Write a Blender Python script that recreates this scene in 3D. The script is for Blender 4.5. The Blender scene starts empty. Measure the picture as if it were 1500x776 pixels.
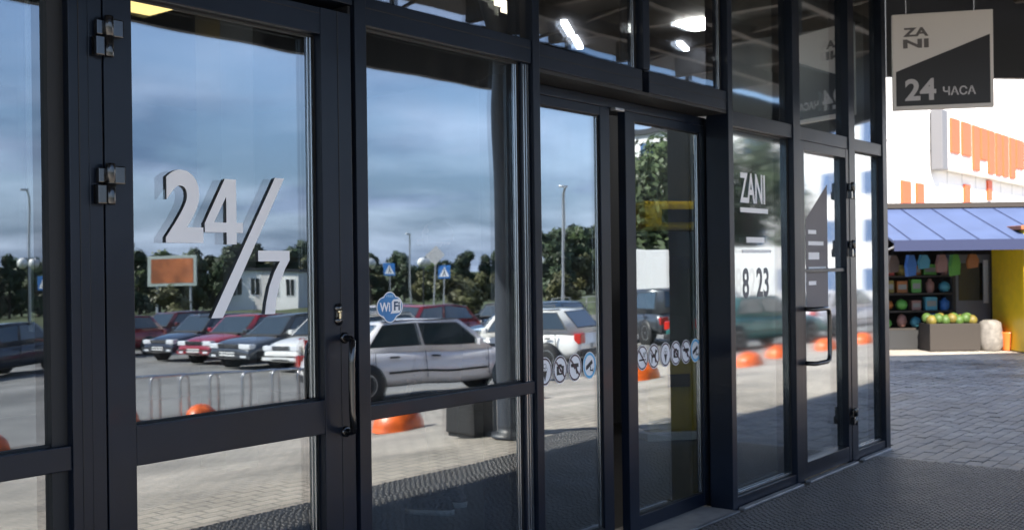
import bpy, bmesh, math, random
from mathutils import Vector, Matrix
R = math.radians
random.seed(7)
SC = bpy.context.scene
COL = SC.collection
# Site frame: x runs along the shop front, y>0 is inside the shop, y<0 outside, z up.

# ------------------------------------------------------------------ camera
cam = bpy.data.cameras.new('camera')
cam.sensor_width = 36.0
cam.lens = 38.4
cam.shift_y = 0.0013
cam.clip_start = 0.05
cam.clip_end = 3000
cam.dof.use_dof = True
cam.dof.focus_distance = 3.5
cam.dof.aperture_fstop = 6.3
cam_ob = bpy.data.objects.new('camera', cam)
COL.objects.link(cam_ob)
cam_ob.matrix_world = (Matrix.Translation((0, -3.056, 1.5)) @ Matrix.Rotation(R(-52.0), 4, 'Z')
                       @ Matrix.Rotation(R(90), 4, 'X') @ Matrix.Rotation(R(-0.76), 4, 'Z'))
SC.camera = cam_ob

# ------------------------------------------------------------------ sky, sun, exposure
SUN_EL = 40.0
SUN_TRAVEL = Vector((0.754, 0.657, 0)).normalized()       # horizontal way the light travels
world = bpy.data.worlds.new('World')
SC.world = world
world.use_nodes = True
nt = world.node_tree
for n in list(nt.nodes):
    nt.nodes.remove(n)
def N(tree, typ, **kw):
    nd = tree.nodes.new(typ)
    for k, v in kw.items():
        setattr(nd, k, v)
    return nd
def math_node(tree, op, a, b=None, clamp=False):
    m = N(tree, 'ShaderNodeMath', operation=op)
    m.use_clamp = clamp
    for i, v in enumerate((a, b)):
        if v is None:
            continue
        if isinstance(v, (int, float)):
            m.inputs[i].default_value = v
        else:
            tree.links.new(v, m.inputs[i])
    return m.outputs[0]
out = N(nt, 'ShaderNodeOutputWorld')
bg = N(nt, 'ShaderNodeBackground')
bg.inputs['Strength'].default_value = 0.1
sky = N(nt, 'ShaderNodeTexSky', sky_type='NISHITA')
sky.sun_disc = False
sky.sun_elevation = R(SUN_EL)
src = -SUN_TRAVEL
sky.sun_rotation = math.atan2(src.x, src.y)
sky.air_density = 1.0
sky.dust_density = 0.6
sky.ozone_density = 2.0
tc = N(nt, 'ShaderNodeTexCoord')
sep = N(nt, 'ShaderNodeSeparateXYZ')
nt.links.new(tc.outputs['Generated'], sep.inputs[0])
zc = math_node(nt, 'ADD', math_node(nt, 'MAXIMUM', sep.outputs[2], 0.0), 0.16)
cmb = N(nt, 'ShaderNodeCombineXYZ')
nt.links.new(math_node(nt, 'DIVIDE', sep.outputs[0], zc), cmb.inputs[0])
nt.links.new(math_node(nt, 'DIVIDE', sep.outputs[1], zc), cmb.inputs[1])
nz = N(nt, 'ShaderNodeTexNoise')
nz.inputs['Scale'].default_value = 0.75
nz.inputs['Detail'].default_value = 9
nz.inputs['Roughness'].default_value = 0.56
nz.inputs['Distortion'].default_value = 0.25
nt.links.new(cmb.outputs[0], nz.inputs['Vector'])
mask = N(nt, 'ShaderNodeMapRange')
mask.inputs['From Min'].default_value = 0.36
mask.inputs['From Max'].default_value = 0.66
nt.links.new(nz.outputs['Fac'], mask.inputs['Value'])
nz2 = N(nt, 'ShaderNodeTexNoise')
nz2.inputs['Scale'].default_value = 1.15
nz2.inputs['Detail'].default_value = 7
mp = N(nt, 'ShaderNodeMapping')
mp.inputs['Location'].default_value = (3.1, 7.7, 1.0)
nt.links.new(cmb.outputs[0], mp.inputs[0])
nt.links.new(mp.outputs[0], nz2.inputs['Vector'])
cr = N(nt, 'ShaderNodeValToRGB')
cr.color_ramp.elements[0].position = 0.38
cr.color_ramp.elements[0].color = (0.80, 1.25, 2.25, 1)
cr.color_ramp.elements[1].position = 0.70
cr.color_ramp.elements[1].color = (4.7, 5.4, 7.0, 1)
nt.links.new(nz2.outputs['Fac'], cr.inputs[0])
mx = N(nt, 'ShaderNodeMix', data_type='RGBA')
hor = N(nt, 'ShaderNodeMapRange')
hor.inputs['From Min'].default_value = 0.0
hor.inputs['From Max'].default_value = 0.16
hor.inputs['To Min'].default_value = 0.85
hor.inputs['To Max'].default_value = 0.25
nt.links.new(sep.outputs[2], hor.inputs['Value'])
nt.links.new(math_node(nt, 'MAXIMUM', math_node(nt, 'MULTIPLY', mask.outputs[0], 0.92), hor.outputs[0]), mx.inputs['Factor'])
skm = N(nt, 'ShaderNodeMix', data_type='RGBA', blend_type='MULTIPLY')
skm.inputs['Factor'].default_value = 1.0
skm.inputs['B'].default_value = (0.70, 0.76, 0.86, 1)
nt.links.new(sky.outputs[0], skm.inputs['A'])
nt.links.new(skm.outputs['Result'], mx.inputs['A'])
nt.links.new(cr.outputs[0], mx.inputs['B'])
nt.links.new(mx.outputs['Result'], bg.inputs['Color'])
nt.links.new(bg.outputs[0], out.inputs[0])

sun = bpy.data.lights.new('sun', 'SUN')
sun.energy = 4.2
sun.angle = R(0.55)
sun.color = (1.0, 0.93, 0.82)
sun_ob = bpy.data.objects.new('sun', sun)
COL.objects.link(sun_ob)
ld = Vector((SUN_TRAVEL.x * math.cos(R(SUN_EL)), SUN_TRAVEL.y * math.cos(R(SUN_EL)), -math.sin(R(SUN_EL))))
sun_ob.rotation_euler = ld.to_track_quat('-Z', 'Y').to_euler()

SC.view_settings.view_transform = 'Standard'
SC.view_settings.look = 'None'
SC.view_settings.exposure = 2.0
SC.view_settings.gamma = 1.0
SC.cycles.max_bounces = 10
SC.cycles.glossy_bounces = 6
SC.cycles.transparent_max_bounces = 16
SC.cycles.caustics_reflective = False
SC.cycles.caustics_refractive = False

# ------------------------------------------------------------------ materials
MATS = {}
def mat(name, col, rough=0.6, metal=0.0, coat=0.0, var=0.0, vscale=8.0, bump=0.0, bscale=60.0, spec=0.5, emit=None, estr=0.0, bdist=0.01):
    if name in MATS:
        return MATS[name]
    m = bpy.data.materials.new(name)
    m.use_nodes = True
    t = m.node_tree
    b = t.nodes['Principled BSDF']
    b.inputs['Base Color'].default_value = (*col, 1)
    b.inputs['Roughness'].default_value = rough
    b.inputs['Metallic'].default_value = metal
    b.inputs['Coat Weight'].default_value = coat
    b.inputs['Coat Roughness'].default_value = 0.03
    b.inputs['Specular IOR Level'].default_value = spec
    if emit:
        b.inputs['Emission Color'].default_value = (*emit, 1)
        b.inputs['Emission Strength'].default_value = estr
    if var or bump:
        g = N(t, 'ShaderNodeNewGeometry')
        no = N(t, 'ShaderNodeTexNoise')
        no.inputs['Scale'].default_value = vscale
        no.inputs['Detail'].default_value = 6
        t.links.new(g.outputs['Position'], no.inputs['Vector'])
        if var:
            hs = N(t, 'ShaderNodeHueSaturation')
            hs.inputs['Color'].default_value = (*col, 1)
            mr = N(t, 'ShaderNodeMapRange')
            mr.inputs['From Min'].default_value = 0.3
            mr.inputs['From Max'].default_value = 0.7
            mr.inputs['To Min'].default_value = 1 - var
            mr.inputs['To Max'].default_value = 1 + var
            t.links.new(no.outputs['Fac'], mr.inputs['Value'])
            t.links.new(mr.outputs[0], hs.inputs['Value'])
            t.links.new(hs.outputs[0], b.inputs['Base Color'])
            mr2 = N(t, 'ShaderNodeMapRange')
            mr2.inputs['To Min'].default_value = max(0.02, rough - 0.12)
            mr2.inputs['To Max'].default_value = min(1, rough + 0.12)
            t.links.new(no.outputs['Fac'], mr2.inputs['Value'])
            t.links.new(mr2.outputs[0], b.inputs['Roughness'])
        if bump:
            nb = N(t, 'ShaderNodeTexNoise')
            nb.inputs['Scale'].default_value = bscale
            nb.inputs['Detail'].default_value = 4
            t.links.new(g.outputs['Position'], nb.inputs['Vector'])
            bm_ = N(t, 'ShaderNodeBump')
            bm_.inputs['Strength'].default_value = bump
            bm_.inputs['Distance'].default_value = bdist
            t.links.new(nb.outputs['Fac'], bm_.inputs['Height'])
            t.links.new(bm_.outputs[0], b.inputs['Normal'])
    MATS[name] = m
    return m

def glass_mat(name, rough=0.0, lo=0.175, hi=0.41, tint=(0.74, 0.79, 0.80), wob=0.0010, refl=(0.90, 0.95, 1.0)):
    """coated shop glazing: partly mirror, partly see-through, with the slight waviness of toughened glass"""
    m = bpy.data.materials.new(name)
    m.use_nodes = True
    t = m.node_tree
    t.nodes.remove(t.nodes['Principled BSDF'])
    o = t.nodes['Material Output']
    tr = N(t, 'ShaderNodeBsdfTransparent')
    tr.inputs[0].default_value = (*tint, 1)
    gl = N(t, 'ShaderNodeBsdfGlossy')
    gl.inputs['Color'].default_value = (*refl, 1)
    gl.inputs['Roughness'].default_value = rough
    g = N(t, 'ShaderNodeNewGeometry')
    no = N(t, 'ShaderNodeTexNoise')
    no.inputs['Scale'].default_value = 2.2
    no.inputs['Detail'].default_value = 1.0
    mpn = N(t, 'ShaderNodeMapping')
    mpn.inputs['Scale'].default_value = (1.0, 0.0, 0.75)
    t.links.new(g.outputs['Position'], mpn.inputs[0])
    t.links.new(mpn.outputs[0], no.inputs['Vector'])
    bp = N(t, 'ShaderNodeBump')
    bp.inputs['Strength'].default_value = 1.0
    bp.inputs['Distance'].default_value = wob
    t.links.new(no.outputs['Fac'], bp.inputs['Height'])
    t.links.new(bp.outputs[0], gl.inputs['Normal'])
    lw = N(t, 'ShaderNodeLayerWeight')
    lw.inputs['Blend'].default_value = 0.5
    mr = N(t, 'ShaderNodeMapRange')
    mr.inputs['From Min'].default_value = 0.0
    mr.inputs['From Max'].default_value = 0.75
    mr.inputs['To Min'].default_value = lo
    mr.inputs['To Max'].default_value = hi
    t.links.new(lw.outputs['Facing'], mr.inputs['Value'])
    mi = N(t, 'ShaderNodeMixShader')
    t.links.new(mr.outputs[0], mi.inputs[0])
    t.links.new(tr.outputs[0], mi.inputs[1])
    t.links.new(gl.outputs[0], mi.inputs[2])
    df = N(t, 'ShaderNodeBsdfDiffuse')
    df.inputs['Color'].default_value = (0.55, 0.53, 0.50, 1)
    sm_ = N(t, 'ShaderNodeTexNoise')
    sm_.inputs['Scale'].default_value = 5.0
    sm_.inputs['Detail'].default_value = 8
    mp2 = N(t, 'ShaderNodeMapping')
    mp2.inputs['Scale'].default_value = (2.2, 1.0, 0.6)
    mp2.inputs['Rotation'].default_value = (0, 0.35, 0)
    t.links.new(g.outputs['Position'], mp2.inputs[0])
    t.links.new(mp2.outputs[0], sm_.inputs['Vector'])
    dr = N(t, 'ShaderNodeMapRange')
    dr.inputs['From Min'].default_value = 0.48
    dr.inputs['From Max'].default_value = 0.80
    dr.inputs['To Min'].default_value = 0.001
    dr.inputs['To Max'].default_value = 0.030
    t.links.new(sm_.outputs['Fac'], dr.inputs['Value'])
    m2 = N(t, 'ShaderNodeMixShader')
    t.links.new(dr.outputs[0], m2.inputs[0])
    t.links.new(mi.outputs[0], m2.inputs[1])
    t.links.new(df.outputs[0], m2.inputs[2])
    t.links.new(m2.outputs[0], o.inputs[0])
    MATS[name] = m
    return m

def brick_mat(name, c1, c2, cm, bw, bh, mortar, rough, rot=0.0, bump=0.6, dist=0.004, wet=0.0):
    m = bpy.data.materials.new(name)
    m.use_nodes = True
    t = m.node_tree
    b = t.nodes['Principled BSDF']
    g = N(t, 'ShaderNodeNewGeometry')
    mpn = N(t, 'ShaderNodeMapping')
    mpn.inputs['Rotation'].default_value = (0, 0, rot)
    t.links.new(g.outputs['Position'], mpn.inputs[0])
    br = N(t, 'ShaderNodeTexBrick')
    br.inputs['Scale'].default_value = 1.0
    br.inputs['Brick Width'].default_value = bw
    br.inputs['Row Height'].default_value = bh
    br.inputs['Mortar Size'].default_value = mortar
    br.inputs['Mortar Smooth'].default_value = 0.2
    br.inputs['Color1'].default_value = (*c1, 1)
    br.inputs['Color2'].default_value = (*c2, 1)
    br.inputs['Mortar'].default_value = (*cm, 1)
    t.links.new(mpn.outputs[0], br.inputs['Vector'])
    no = N(t, 'ShaderNodeTexNoise')
    no.inputs['Scale'].default_value = 0.7
    no.inputs['Detail'].default_value = 8
    t.links.new(g.outputs['Position'], no.inputs['Vector'])
    hs = N(t, 'ShaderNodeHueSaturation')
    mr = N(t, 'ShaderNodeMapRange')
    mr.inputs['From Min'].default_value = 0.3
    mr.inputs['From Max'].default_value = 0.7
    mr.inputs['To Min'].default_value = 0.60
    mr.inputs['To Max'].default_value = 1.28
    t.links.new(no.outputs['Fac'], mr.inputs['Value'])
    t.links.new(mr.outputs[0], hs.inputs['Value'])
    t.links.new(br.outputs['Color'], hs.inputs['Color'])
    t.links.new(hs.outputs[0], b.inputs['Base Color'])
    b.inputs['Roughness'].default_value = rough
    bp = N(t, 'ShaderNodeBump')
    bp.inputs['Strength'].default_value = bump
    bp.inputs['Distance'].default_value = dist
    inv = math_node(t, 'SUBTRACT', 1.0, br.outputs['Fac'])
    fine = N(t, 'ShaderNodeTexNoise')
    fine.inputs['Scale'].default_value = 90
    t.links.new(g.outputs['Position'], fine.inputs['Vector'])
    t.links.new(math_node(t, 'ADD', inv, math_node(t, 'MULTIPLY', fine.outputs['Fac'], 0.25)), bp.inputs['Height'])
    t.links.new(bp.outputs[0], b.inputs['Normal'])
    MATS[name] = m
    return m

M_FRAME = mat('frame_paint', (0.0055, 0.0090, 0.0175), 0.34, coat=0.04, var=0.35, vscale=2.2, spec=0.26)
M_GASKET = mat('gasket', (0.006, 0.006, 0.007), 0.6)
M_BEAD = mat('glazing_bead', (0.50, 0.52, 0.53), 0.22, metal=0.9)
M_BLACK = mat('black_gloss', (0.008, 0.008, 0.009), 0.18, coat=0.5)
M_WHITE = mat('white_vinyl', (0.82, 0.82, 0.84), 0.45)
M_DARKEDGE = mat('letter_edge_shade', (0.05, 0.055, 0.065), 0.5)  # dark sides carry the shade and dark reflection beside each digit
M_MAROON = mat('maroon_print', (0.055, 0.012, 0.022), 0.5)
M_PRINT = mat('black_print', (0.012, 0.012, 0.014), 0.5)
M_SKYBLUE = mat('light_blue_print', (0.11, 0.43, 0.70), 0.5)
M_BLUE = mat('blue_print', (0.035, 0.20, 0.48), 0.45, var=0.15, vscale=14)
M_STEEL = mat('stainless', (0.55, 0.55, 0.56), 0.25, metal=1.0)
M_GALV = mat('galvanised', (0.42, 0.43, 0.45), 0.45, metal=0.8, var=0.15)
M_BRASS = mat('key_cylinder', (0.75, 0.62, 0.38), 0.3, metal=1.0)
M_GLASS = glass_mat('shop_glass')
M_GLASS_UP = glass_mat('clerestory_glass', lo=0.12, hi=0.30, tint=(0.70, 0.72, 0.74))
M_GLASS_SOFT = glass_mat('filmed_glass', rough=0.042, lo=0.21, hi=0.45, wob=0.0004)
M_CANOPY = mat('canopy_sheet', (0.035, 0.032, 0.030), 0.65, var=0.3, vscale=1.2)
M_BEAM = mat('canopy_steel', (0.075, 0.062, 0.050), 0.5, var=0.25, vscale=2.0)
M_FASCIA = mat('fascia_paint', (0.02, 0.022, 0.027), 0.45)
M_INWALL = mat('inner_wall_paint', (0.05, 0.05, 0.055), 0.7, var=0.2, vscale=1.0)
M_INFLOOR = mat('inner_floor_tile', (0.028, 0.028, 0.030), 0.35, var=0.2, vscale=1.5)
M_ORANGE = mat('orange_concrete_paint', (0.72, 0.125, 0.02), 0.36, var=0.38, vscale=7, bump=0.2, bscale=50)
M_YELLOW = mat('yellow_paint', (0.72, 0.48, 0.015), 0.4, coat=0.2, var=0.08)
M_ASPHALT = mat('asphalt', (0.185, 0.18, 0.172), 0.85, var=0.35, vscale=0.6, bump=0.5, bscale=70)
M_GRASS = mat('grass', (0.062, 0.078, 0.028), 0.9, var=0.4, vscale=0.25, bump=0.8, bscale=6, bdist=0.1)
M_PLAZA = brick_mat('block_paving', (0.46, 0.41, 0.345), (0.37, 0.33, 0.28), (0.17, 0.15, 0.13), 0.20, 0.10, 0.009, 0.7)
M_MAT = mat('rubber_mat', (0.22, 0.20, 0.185), 0.75, var=0.45, vscale=3.0)
M_TRUNK = mat('bark', (0.06, 0.045, 0.033), 0.9, var=0.3, vscale=9)
M_LEAF = mat('leaf_dark', (0.030, 0.052, 0.018), 0.6, var=0.5, vscale=0.5)
M_LEAF2 = mat('leaf_mid', (0.055, 0.085, 0.024), 0.6, var=0.5, vscale=0.6)
M_LEAF3 = mat('leaf_olive', (0.085, 0.085, 0.025), 0.6, var=0.45, vscale=0.6)
M_RENDER = mat('white_render', (0.80, 0.79, 0.77), 0.8, var=0.06, vscale=0.5)
M_DARKGLASS = mat('dark_window', (0.012, 0.016, 0.022), 0.05, spec=0.8)
M_CARGLASS = mat('car_glass', (0.020, 0.032, 0.036), 0.03, spec=1.0, coat=1.0)
M_RUBBER = mat('tyre_rubber', (0.015, 0.015, 0.016), 0.75)
M_RIM = mat('wheel_rim', (0.42, 0.43, 0.44), 0.3, metal=0.85)
M_TRIM = mat('car_black_trim', (0.018, 0.018, 0.019), 0.5)
M_LAMPGLASS = mat('headlight_lens', (0.75, 0.77, 0.80), 0.08, coat=0.6)
M_TAIL = mat('tail_light_lens', (0.45, 0.02, 0.012), 0.15, coat=0.5)
M_AMBER = mat('amber_lens', (0.75, 0.25, 0.02), 0.2)
M_PLATE = mat('number_plate', (0.75, 0.75, 0.73), 0.4)
M_LIGHT = mat('lit_ceiling_panel', (0.9, 0.85, 0.75), 0.5, emit=(1.0, 0.86, 0.62), estr=2.2)
M_LIGHTY = mat('lit_amber_panel', (0.7, 0.5, 0.25), 0.5, emit=(1.0, 0.66, 0.24), estr=1.1)
M_TUBE = mat('lit_tube', (0.9, 0.9, 0.9), 0.5, emit=(0.95, 0.95, 1.0), estr=6.0)

# ------------------------------------------------------------------ mesh helpers
class MB:
    """collects faces with material slots, then links them as one mesh object"""
    def __init__(self):
        self.v = []; self.f = []; self.mi = []; self.mats = []; self.sm = []
    def _m(self, m):
        if m not in self.mats:
            self.mats.append(m)
        return self.mats.index(m)
    def add(self, vs, fs, m, smooth=False):
        o = len(self.v); k = self._m(m)
        self.v += [tuple(p) for p in vs]
        for f in fs:
            self.f.append([i + o for i in f]); self.mi.append(k); self.sm.append(smooth)
        return self
    def box(self, x0, x1, y0, y1, z0, z1, m, c=0.0):
        """axis box; c > 0 chamfers its twelve edges"""
        x0, x1 = min(x0, x1), max(x0, x1); y0, y1 = min(y0, y1), max(y0, y1); z0, z1 = min(z0, z1), max(z0, z1)
        if c <= 0:
            vs = [(x, y, z) for x in (x0, x1) for y in (y0, y1) for z in (z0, z1)]
            return self.add(vs, [(0, 1, 3, 2), (4, 6, 7, 5), (0, 4, 5, 1), (2, 3, 7, 6), (0, 2, 6, 4), (1, 5, 7, 3)], m)
        c = min(c, (x1 - x0) * .45, (y1 - y0) * .45, (z1 - z0) * .45)
        bm = bmesh.new()
        bmesh.ops.create_cube(bm, size=1)
        for v in bm.verts:
            v.co = Vector((x0 if v.co.x < 0 else x1, y0 if v.co.y < 0 else y1, z0 if v.co.z < 0 else z1))
        bmesh.ops.bevel(bm, geom=list(bm.edges), offset=c, segments=2, profile=0.6, affect='EDGES')
        self.bm(bm, m)
        return self
    def bm(self, bm, m, smooth=False):
        bm.verts.index_update()
        self.add([v.co[:] for v in bm.verts], [[v.index for v in f.verts] for f in bm.faces], m, smooth)
        bm.free()
    def prism(self, pts, a, b, m, axis='y', m2=None):
        """outline extruded along an axis; pts are the two other coordinates in order; m2 = side material"""
        n = len(pts)
        def P(p, t):
            return (p[0], t, p[1]) if axis == 'y' else ((t, p[0], p[1]) if axis == 'x' else (p[0], p[1], t))
        vs = [P(p, a) for p in pts] + [P(p, b) for p in pts]
        self.add(vs, [tuple(range(n)), tuple(range(2 * n - 1, n - 1, -1))], m)
        self.add(vs, [(i, i + n, (i + 1) % n + n, (i + 1) % n) for i in range(n)], m2 or m)
        return self
    def disc(self, cx, cz, rx, rz, y, m, n=28, hole=0.0):
        """flat disc or ring facing the street"""
        o = [(cx + rx * math.cos(2 * math.pi * i / n), y, cz + rz * math.sin(2 * math.pi * i / n)) for i in range(n)]
        if hole:
            q = [(cx + rx * hole * math.cos(2 * math.pi * i / n), y, cz + rz * hole * math.sin(2 * math.pi * i / n)) for i in range(n)]
            self.add(o + q, [(i, (i + 1) % n, (i + 1) % n + n, i + n) for i in range(n)], m)
        else:
            self.add(o, [tuple(range(n))], m)
        return self
    def poly(self, pts, y, m):
        return self.add([(p[0], y, p[1]) for p in pts], [tuple(range(len(pts)))], m)
    def tube(self, pts, r, m, n=10, r2=None, smooth=True):
        pts = [Vector(p) for p in pts]
        rings = []
        up = None
        for i, p in enumerate(pts):
            d = (pts[min(i + 1, len(pts) - 1)] - pts[max(i - 1, 0)]).normalized()
            if up is None:
                up = Vector((0, 0, 1)) if abs(d.z) < 0.9 else Vector((1, 0, 0))
            a = d.cross(up)
            if a.length < 1e-4:
                a = d.cross(Vector((0, 1, 0)))
            a.normalize(); b = a.cross(d).normalized(); up = b
            rr = r if r2 is None else r + (r2 - r) * i / (len(pts) - 1)
            rings.append([p + a * rr * math.cos(2 * math.pi * k / n) + b * rr * math.sin(2 * math.pi * k / n) for k in range(n)])
        vs = [q for rg in rings for q in rg]
        fs = [(i * n + k, i * n + (k + 1) % n, (i + 1) * n + (k + 1) % n, (i + 1) * n + k) for i in range(len(pts) - 1) for k in range(n)]
        self.add(vs, fs, m, smooth)
        self.add(vs, [tuple(range(n - 1, -1, -1)), tuple(range((len(pts) - 1) * n, len(pts) * n))], m)
        return self
    def lathe(self, prof, m, n=24, c=(0, 0, 0), axis='z', smooth=True):
        vs = []
        for r, h in prof:
            for k in range(n):
                a = 2 * math.pi * k / n
                if axis == 'z':
                    vs.append((c[0] + r * math.cos(a), c[1] + r * math.sin(a), c[2] + h))
                else:
                    vs.append((c[0] + r * math.cos(a), c[1] + h, c[2] + r * math.sin(a)))
        fs = [(i * n + k, i * n + (k + 1) % n, (i + 1) * n + (k + 1) % n, (i + 1) * n + k) for i in range(len(prof) - 1) for k in range(n)]
        self.add(vs, fs, m, smooth)
        if prof[0][0] > 1e-4: self.add(vs, [tuple(range(n - 1, -1, -1))], m)
        if prof[-1][0] > 1e-4: self.add(vs, [tuple(range((len(prof) - 1) * n, len(prof) * n))], m)
        return self
    def build(self, name, parent=None, loc=None, rotz=0.0, origin=None, fix=True):
        me = bpy.data.meshes.new(name)
        vs = self.v
        if origin is not None:
            vs = [(a - origin[0], b - origin[1], c - origin[2]) for a, b, c in vs]
        me.from_pydata(vs, [], self.f)
        for m in self.mats:
            me.materials.append(m)
        me.polygons.foreach_set('material_index', self.mi)
        me.polygons.foreach_set('use_smooth', self.sm)
        if fix and len(self.f) < 60000:
            b = bmesh.new(); b.from_mesh(me)
            bmesh.ops.recalc_face_normals(b, faces=b.faces)
            b.to_mesh(me); b.free()
        me.update()
        ob = bpy.data.objects.new(name, me)
        COL.objects.link(ob)
        if origin is not None: ob.location = origin
        if loc is not None: ob.location = loc
        if rotz: ob.rotation_euler.z = rotz
        if parent is not None: ob.parent = parent
        return ob
def empty(name, loc=(0, 0, 0), rotz=0.0, parent=None):
    o = bpy.data.objects.new(name, None)
    o.empty_display_size = 0.2
    COL.objects.link(o)
    o.location = loc; o.rotation_euler.z = rotz
    if parent: o.parent = parent
    return o
def tag(o, label=None, cat=None, group=None, kind=None):
    if label: o['label'] = label
    if cat: o['category'] = cat
    if group: o['group'] = group
    if kind: o['kind'] = kind
    return o
def copy_tree(o, parent=None):
    c = o.copy(); COL.objects.link(c)
    if parent: c.parent = parent
    for ch in list(o.children): copy_tree(ch, c)
    return c
def bx(name, parent, *a, m, c=0.0, **k):
    return MB().box(*a, m, c).build(name, parent, **k)
def text_mesh(s, x0, x1, z0, z1, y, m, depth=0.0, bold=0.0, m2=None, mb=None):
    """flat or raised lettering that fills a rectangle on a plane facing the street"""
    cu = bpy.data.curves.new('t', 'FONT')
    cu.body = s; cu.size = 1.0; cu.offset = bold; cu.extrude = 0.0; cu.resolution_u = 5
    ob = bpy.data.objects.new('t', cu); COL.objects.link(ob)
    dg = bpy.context.evaluated_depsgraph_get()
    me = bpy.data.meshes.new_from_object(ob.evaluated_get(dg))
    bpy.data.objects.remove(ob); bpy.data.curves.remove(cu)
    bm = bmesh.new(); bm.from_mesh(me); bpy.data.meshes.remove(me)
    bmesh.ops.remove_doubles(bm, verts=bm.verts, dist=1e-5)
    if depth:
        r = bmesh.ops.extrude_face_region(bm, geom=list(bm.faces))
        for e in r['geom']:
            if isinstance(e, bmesh.types.BMVert): e.co.z += 1.0
    xs = [v.co.x for v in bm.verts]; ys = [v.co.y for v in bm.verts]
    ax, bx_, ay, by = min(xs), max(xs), min(ys), max(ys)
    for v in bm.verts:
        X = x0 + (v.co.x - ax) / (bx_ - ax) * (x1 - x0)
        Z = z0 + (v.co.y - ay) / (by - ay) * (z1 - z0)
        v.co = Vector((X, y - (depth if v.co.z > .5 else 0.0), Z))
    mb = mb or MB()
    bm.verts.index_update(); bm.normal_update()
    o = len(mb.v)
    mb.v += [v.co[:] for v in bm.verts]
    for f in bm.faces:
        mb.f.append([v.index + o for v in f.verts])
        mb.mi.append(mb._m(m if abs(f.normal.y) > 0.5 else (m2 or m))); mb.sm.append(False)
    bm.free()
    return mb

# ------------------------------------------------------------------ ground
TD = [(-400, 0), (3.0, 0), (6, -.38), (10, -.8), (16, -1.0), (24, -1.2), (60, -2.1), (130, -4.0), (400, -5), (1500, -5)]
def zt(y):
    d = -y
    for (a, za), (b, zb) in zip(TD, TD[1:]):
        if d <= b: return za + (zb - za) * (d - a) / (b - a)
    return TD[-1][1]
def sheet(name, ds, dz, m, x0=-900, x1=1200):
    mb = MB(); nx = 2
    vs = []
    for d in ds:
        for x in (x0, x1): vs.append((x, -d, zt(-d) + dz))
    mb.add(vs, [(2 * i, 2 * i + 2, 2 * i + 3, 2 * i + 1) for i in range(len(ds) - 1)], m)
    return tag(mb.build(name), kind='structure')
sheet('block_pavement', [-12, 0, 3, 4.5, 6, 7.5, 8.6], -0.012, M_PLAZA)
sheet('car_park_surface', [8.6, 10, 13, 16, 20, 24, 33], -0.014, M_ASPHALT)
sheet('grass_field', [33, 45, 60, 90, 130, 250, 400, 900], -0.014, M_GRASS)
sheet('side_street', [-600, -60, -12], -0.013, M_ASPHALT)

# ------------------------------------------------------------------ shop building
shop = empty('glass_shop_front', (0, 0, 0))
tag(shop, 'dark framed glass shop front reflecting a car park, under a black canopy', 'building')
ZT = 4.30
def mullion(x0, x1, z0=0.0, z1=ZT, y0=-0.03, y1=0.12):
    return bx('mullion', shop, x0, x1, y0, y1, z0, z1, m=M_FRAME, c=0.003)
def groove(x, z0, z1, parent, w=0.003, y=-0.0315):
    return bx('joint_line', parent, x - w / 2, x + w / 2, y, y + 0.004, z0, z1, m=M_GASKET)
def pane(x0, x1, z0, z1, y=0.02, m=None, parent=None, name='glass_pane', t=0.024):
    return bx(name, parent or shop, x0, x1, y, y + t, z0, z1, m=m or M_GLASS)
def trim(x0, x1, z0, z1, yg, parent, right=True, bead=0.010):
    """black gasket round a pane and the bright spacer edge that shows at its far side"""
    mb = MB()
    for a in ((x0, x0 + .005, z0, z1), (x1 - .005, x1, z0, z1), (x0, x1, z0, z0 + .006), (x0, x1, z1 - .006, z1)):
        mb.box(a[0], a[1], yg - .010, yg - .001, a[2], a[3], M_GASKET)
    mb.build('gasket', parent)
    if right:
        b = MB()
        b.box(x1 - .018, x1 - .011, yg - .007, yg - .0015, z0 + .008, z1 - .008, M_BEAD, .002)
        b.box(x1 - .032, x1 - .025, yg - .005, yg - .0015, z0 + .008, z1 - .008, M_BEAD, .002)
        b.build('spacer_bar', parent)

# posts (mullions)
for a, b in ((-4.55, -4.48), (-3.40, -3.33), (-2.25, -2.18), (-1.10, -1.03), (0.40, 0.462), (1.748, 1.812), (2.919, 2.98), (4.051, 4.104), (6.016, 6.079), (6.97, 7.085), (7.975, 8.095), (8.70, 8.797)):
    mullion(a, b)
mullion(5.037, 5.105, 2.545, ZT)
# transom rails and low rails
def rail(x0, x1, z0, z1, y0=-0.022, y1=0.10, name='rail'):
    return bx(name, shop, x0, x1, y0, y1, z0, z1, m=M_FRAME, c=0.003)
left_bays = [(-4.48, -3.40), (-3.33, -2.25), (-2.18, -1.10), (-1.03, 0.40), (0.462, 1.748)]
for a, b in left_bays:
    rail(a, b, 2.44, 2.55); rail(a, b, 0.912, 0.985); rail(a, b, 0.0, 0.09)
    pane(a + .012, b - .045, 0.985, 2.44); pane(a + .012, b - .045, 0.09, 0.912)
    pane(a + .012, b - .03, 2.55, 4.16, m=M_GLASS_UP)
    rail(a, b, 4.16, ZT)
    trim(a, b - .006, 0.985, 2.44, 0.02, shop); trim(a, b - .006, 0.09, 0.912, 0.02, shop)
    bx('inner_jamb', shop, b - .05, b, 0.0, 0.09, 0.0, 2.44, m=M_GASKET)
groove(1.78, 0, ZT, shop)
# bay with the hinged door: fixed frame
bx('door_frame', shop, 1.814, 1.860, -0.026, 0.09, 0, 2.50, m=M_FRAME, c=0.003)
bx('door_frame', shop, 2.904, 2.917, -0.008, 0.09, 0, 2.50, m=M_GASKET)
rail(1.814, 2.917, 2.502, 2.60); pane(1.83, 2.90, 2.60, 4.16, m=M_GLASS_UP); rail(1.814, 2.917, 4.16, ZT)
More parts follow.
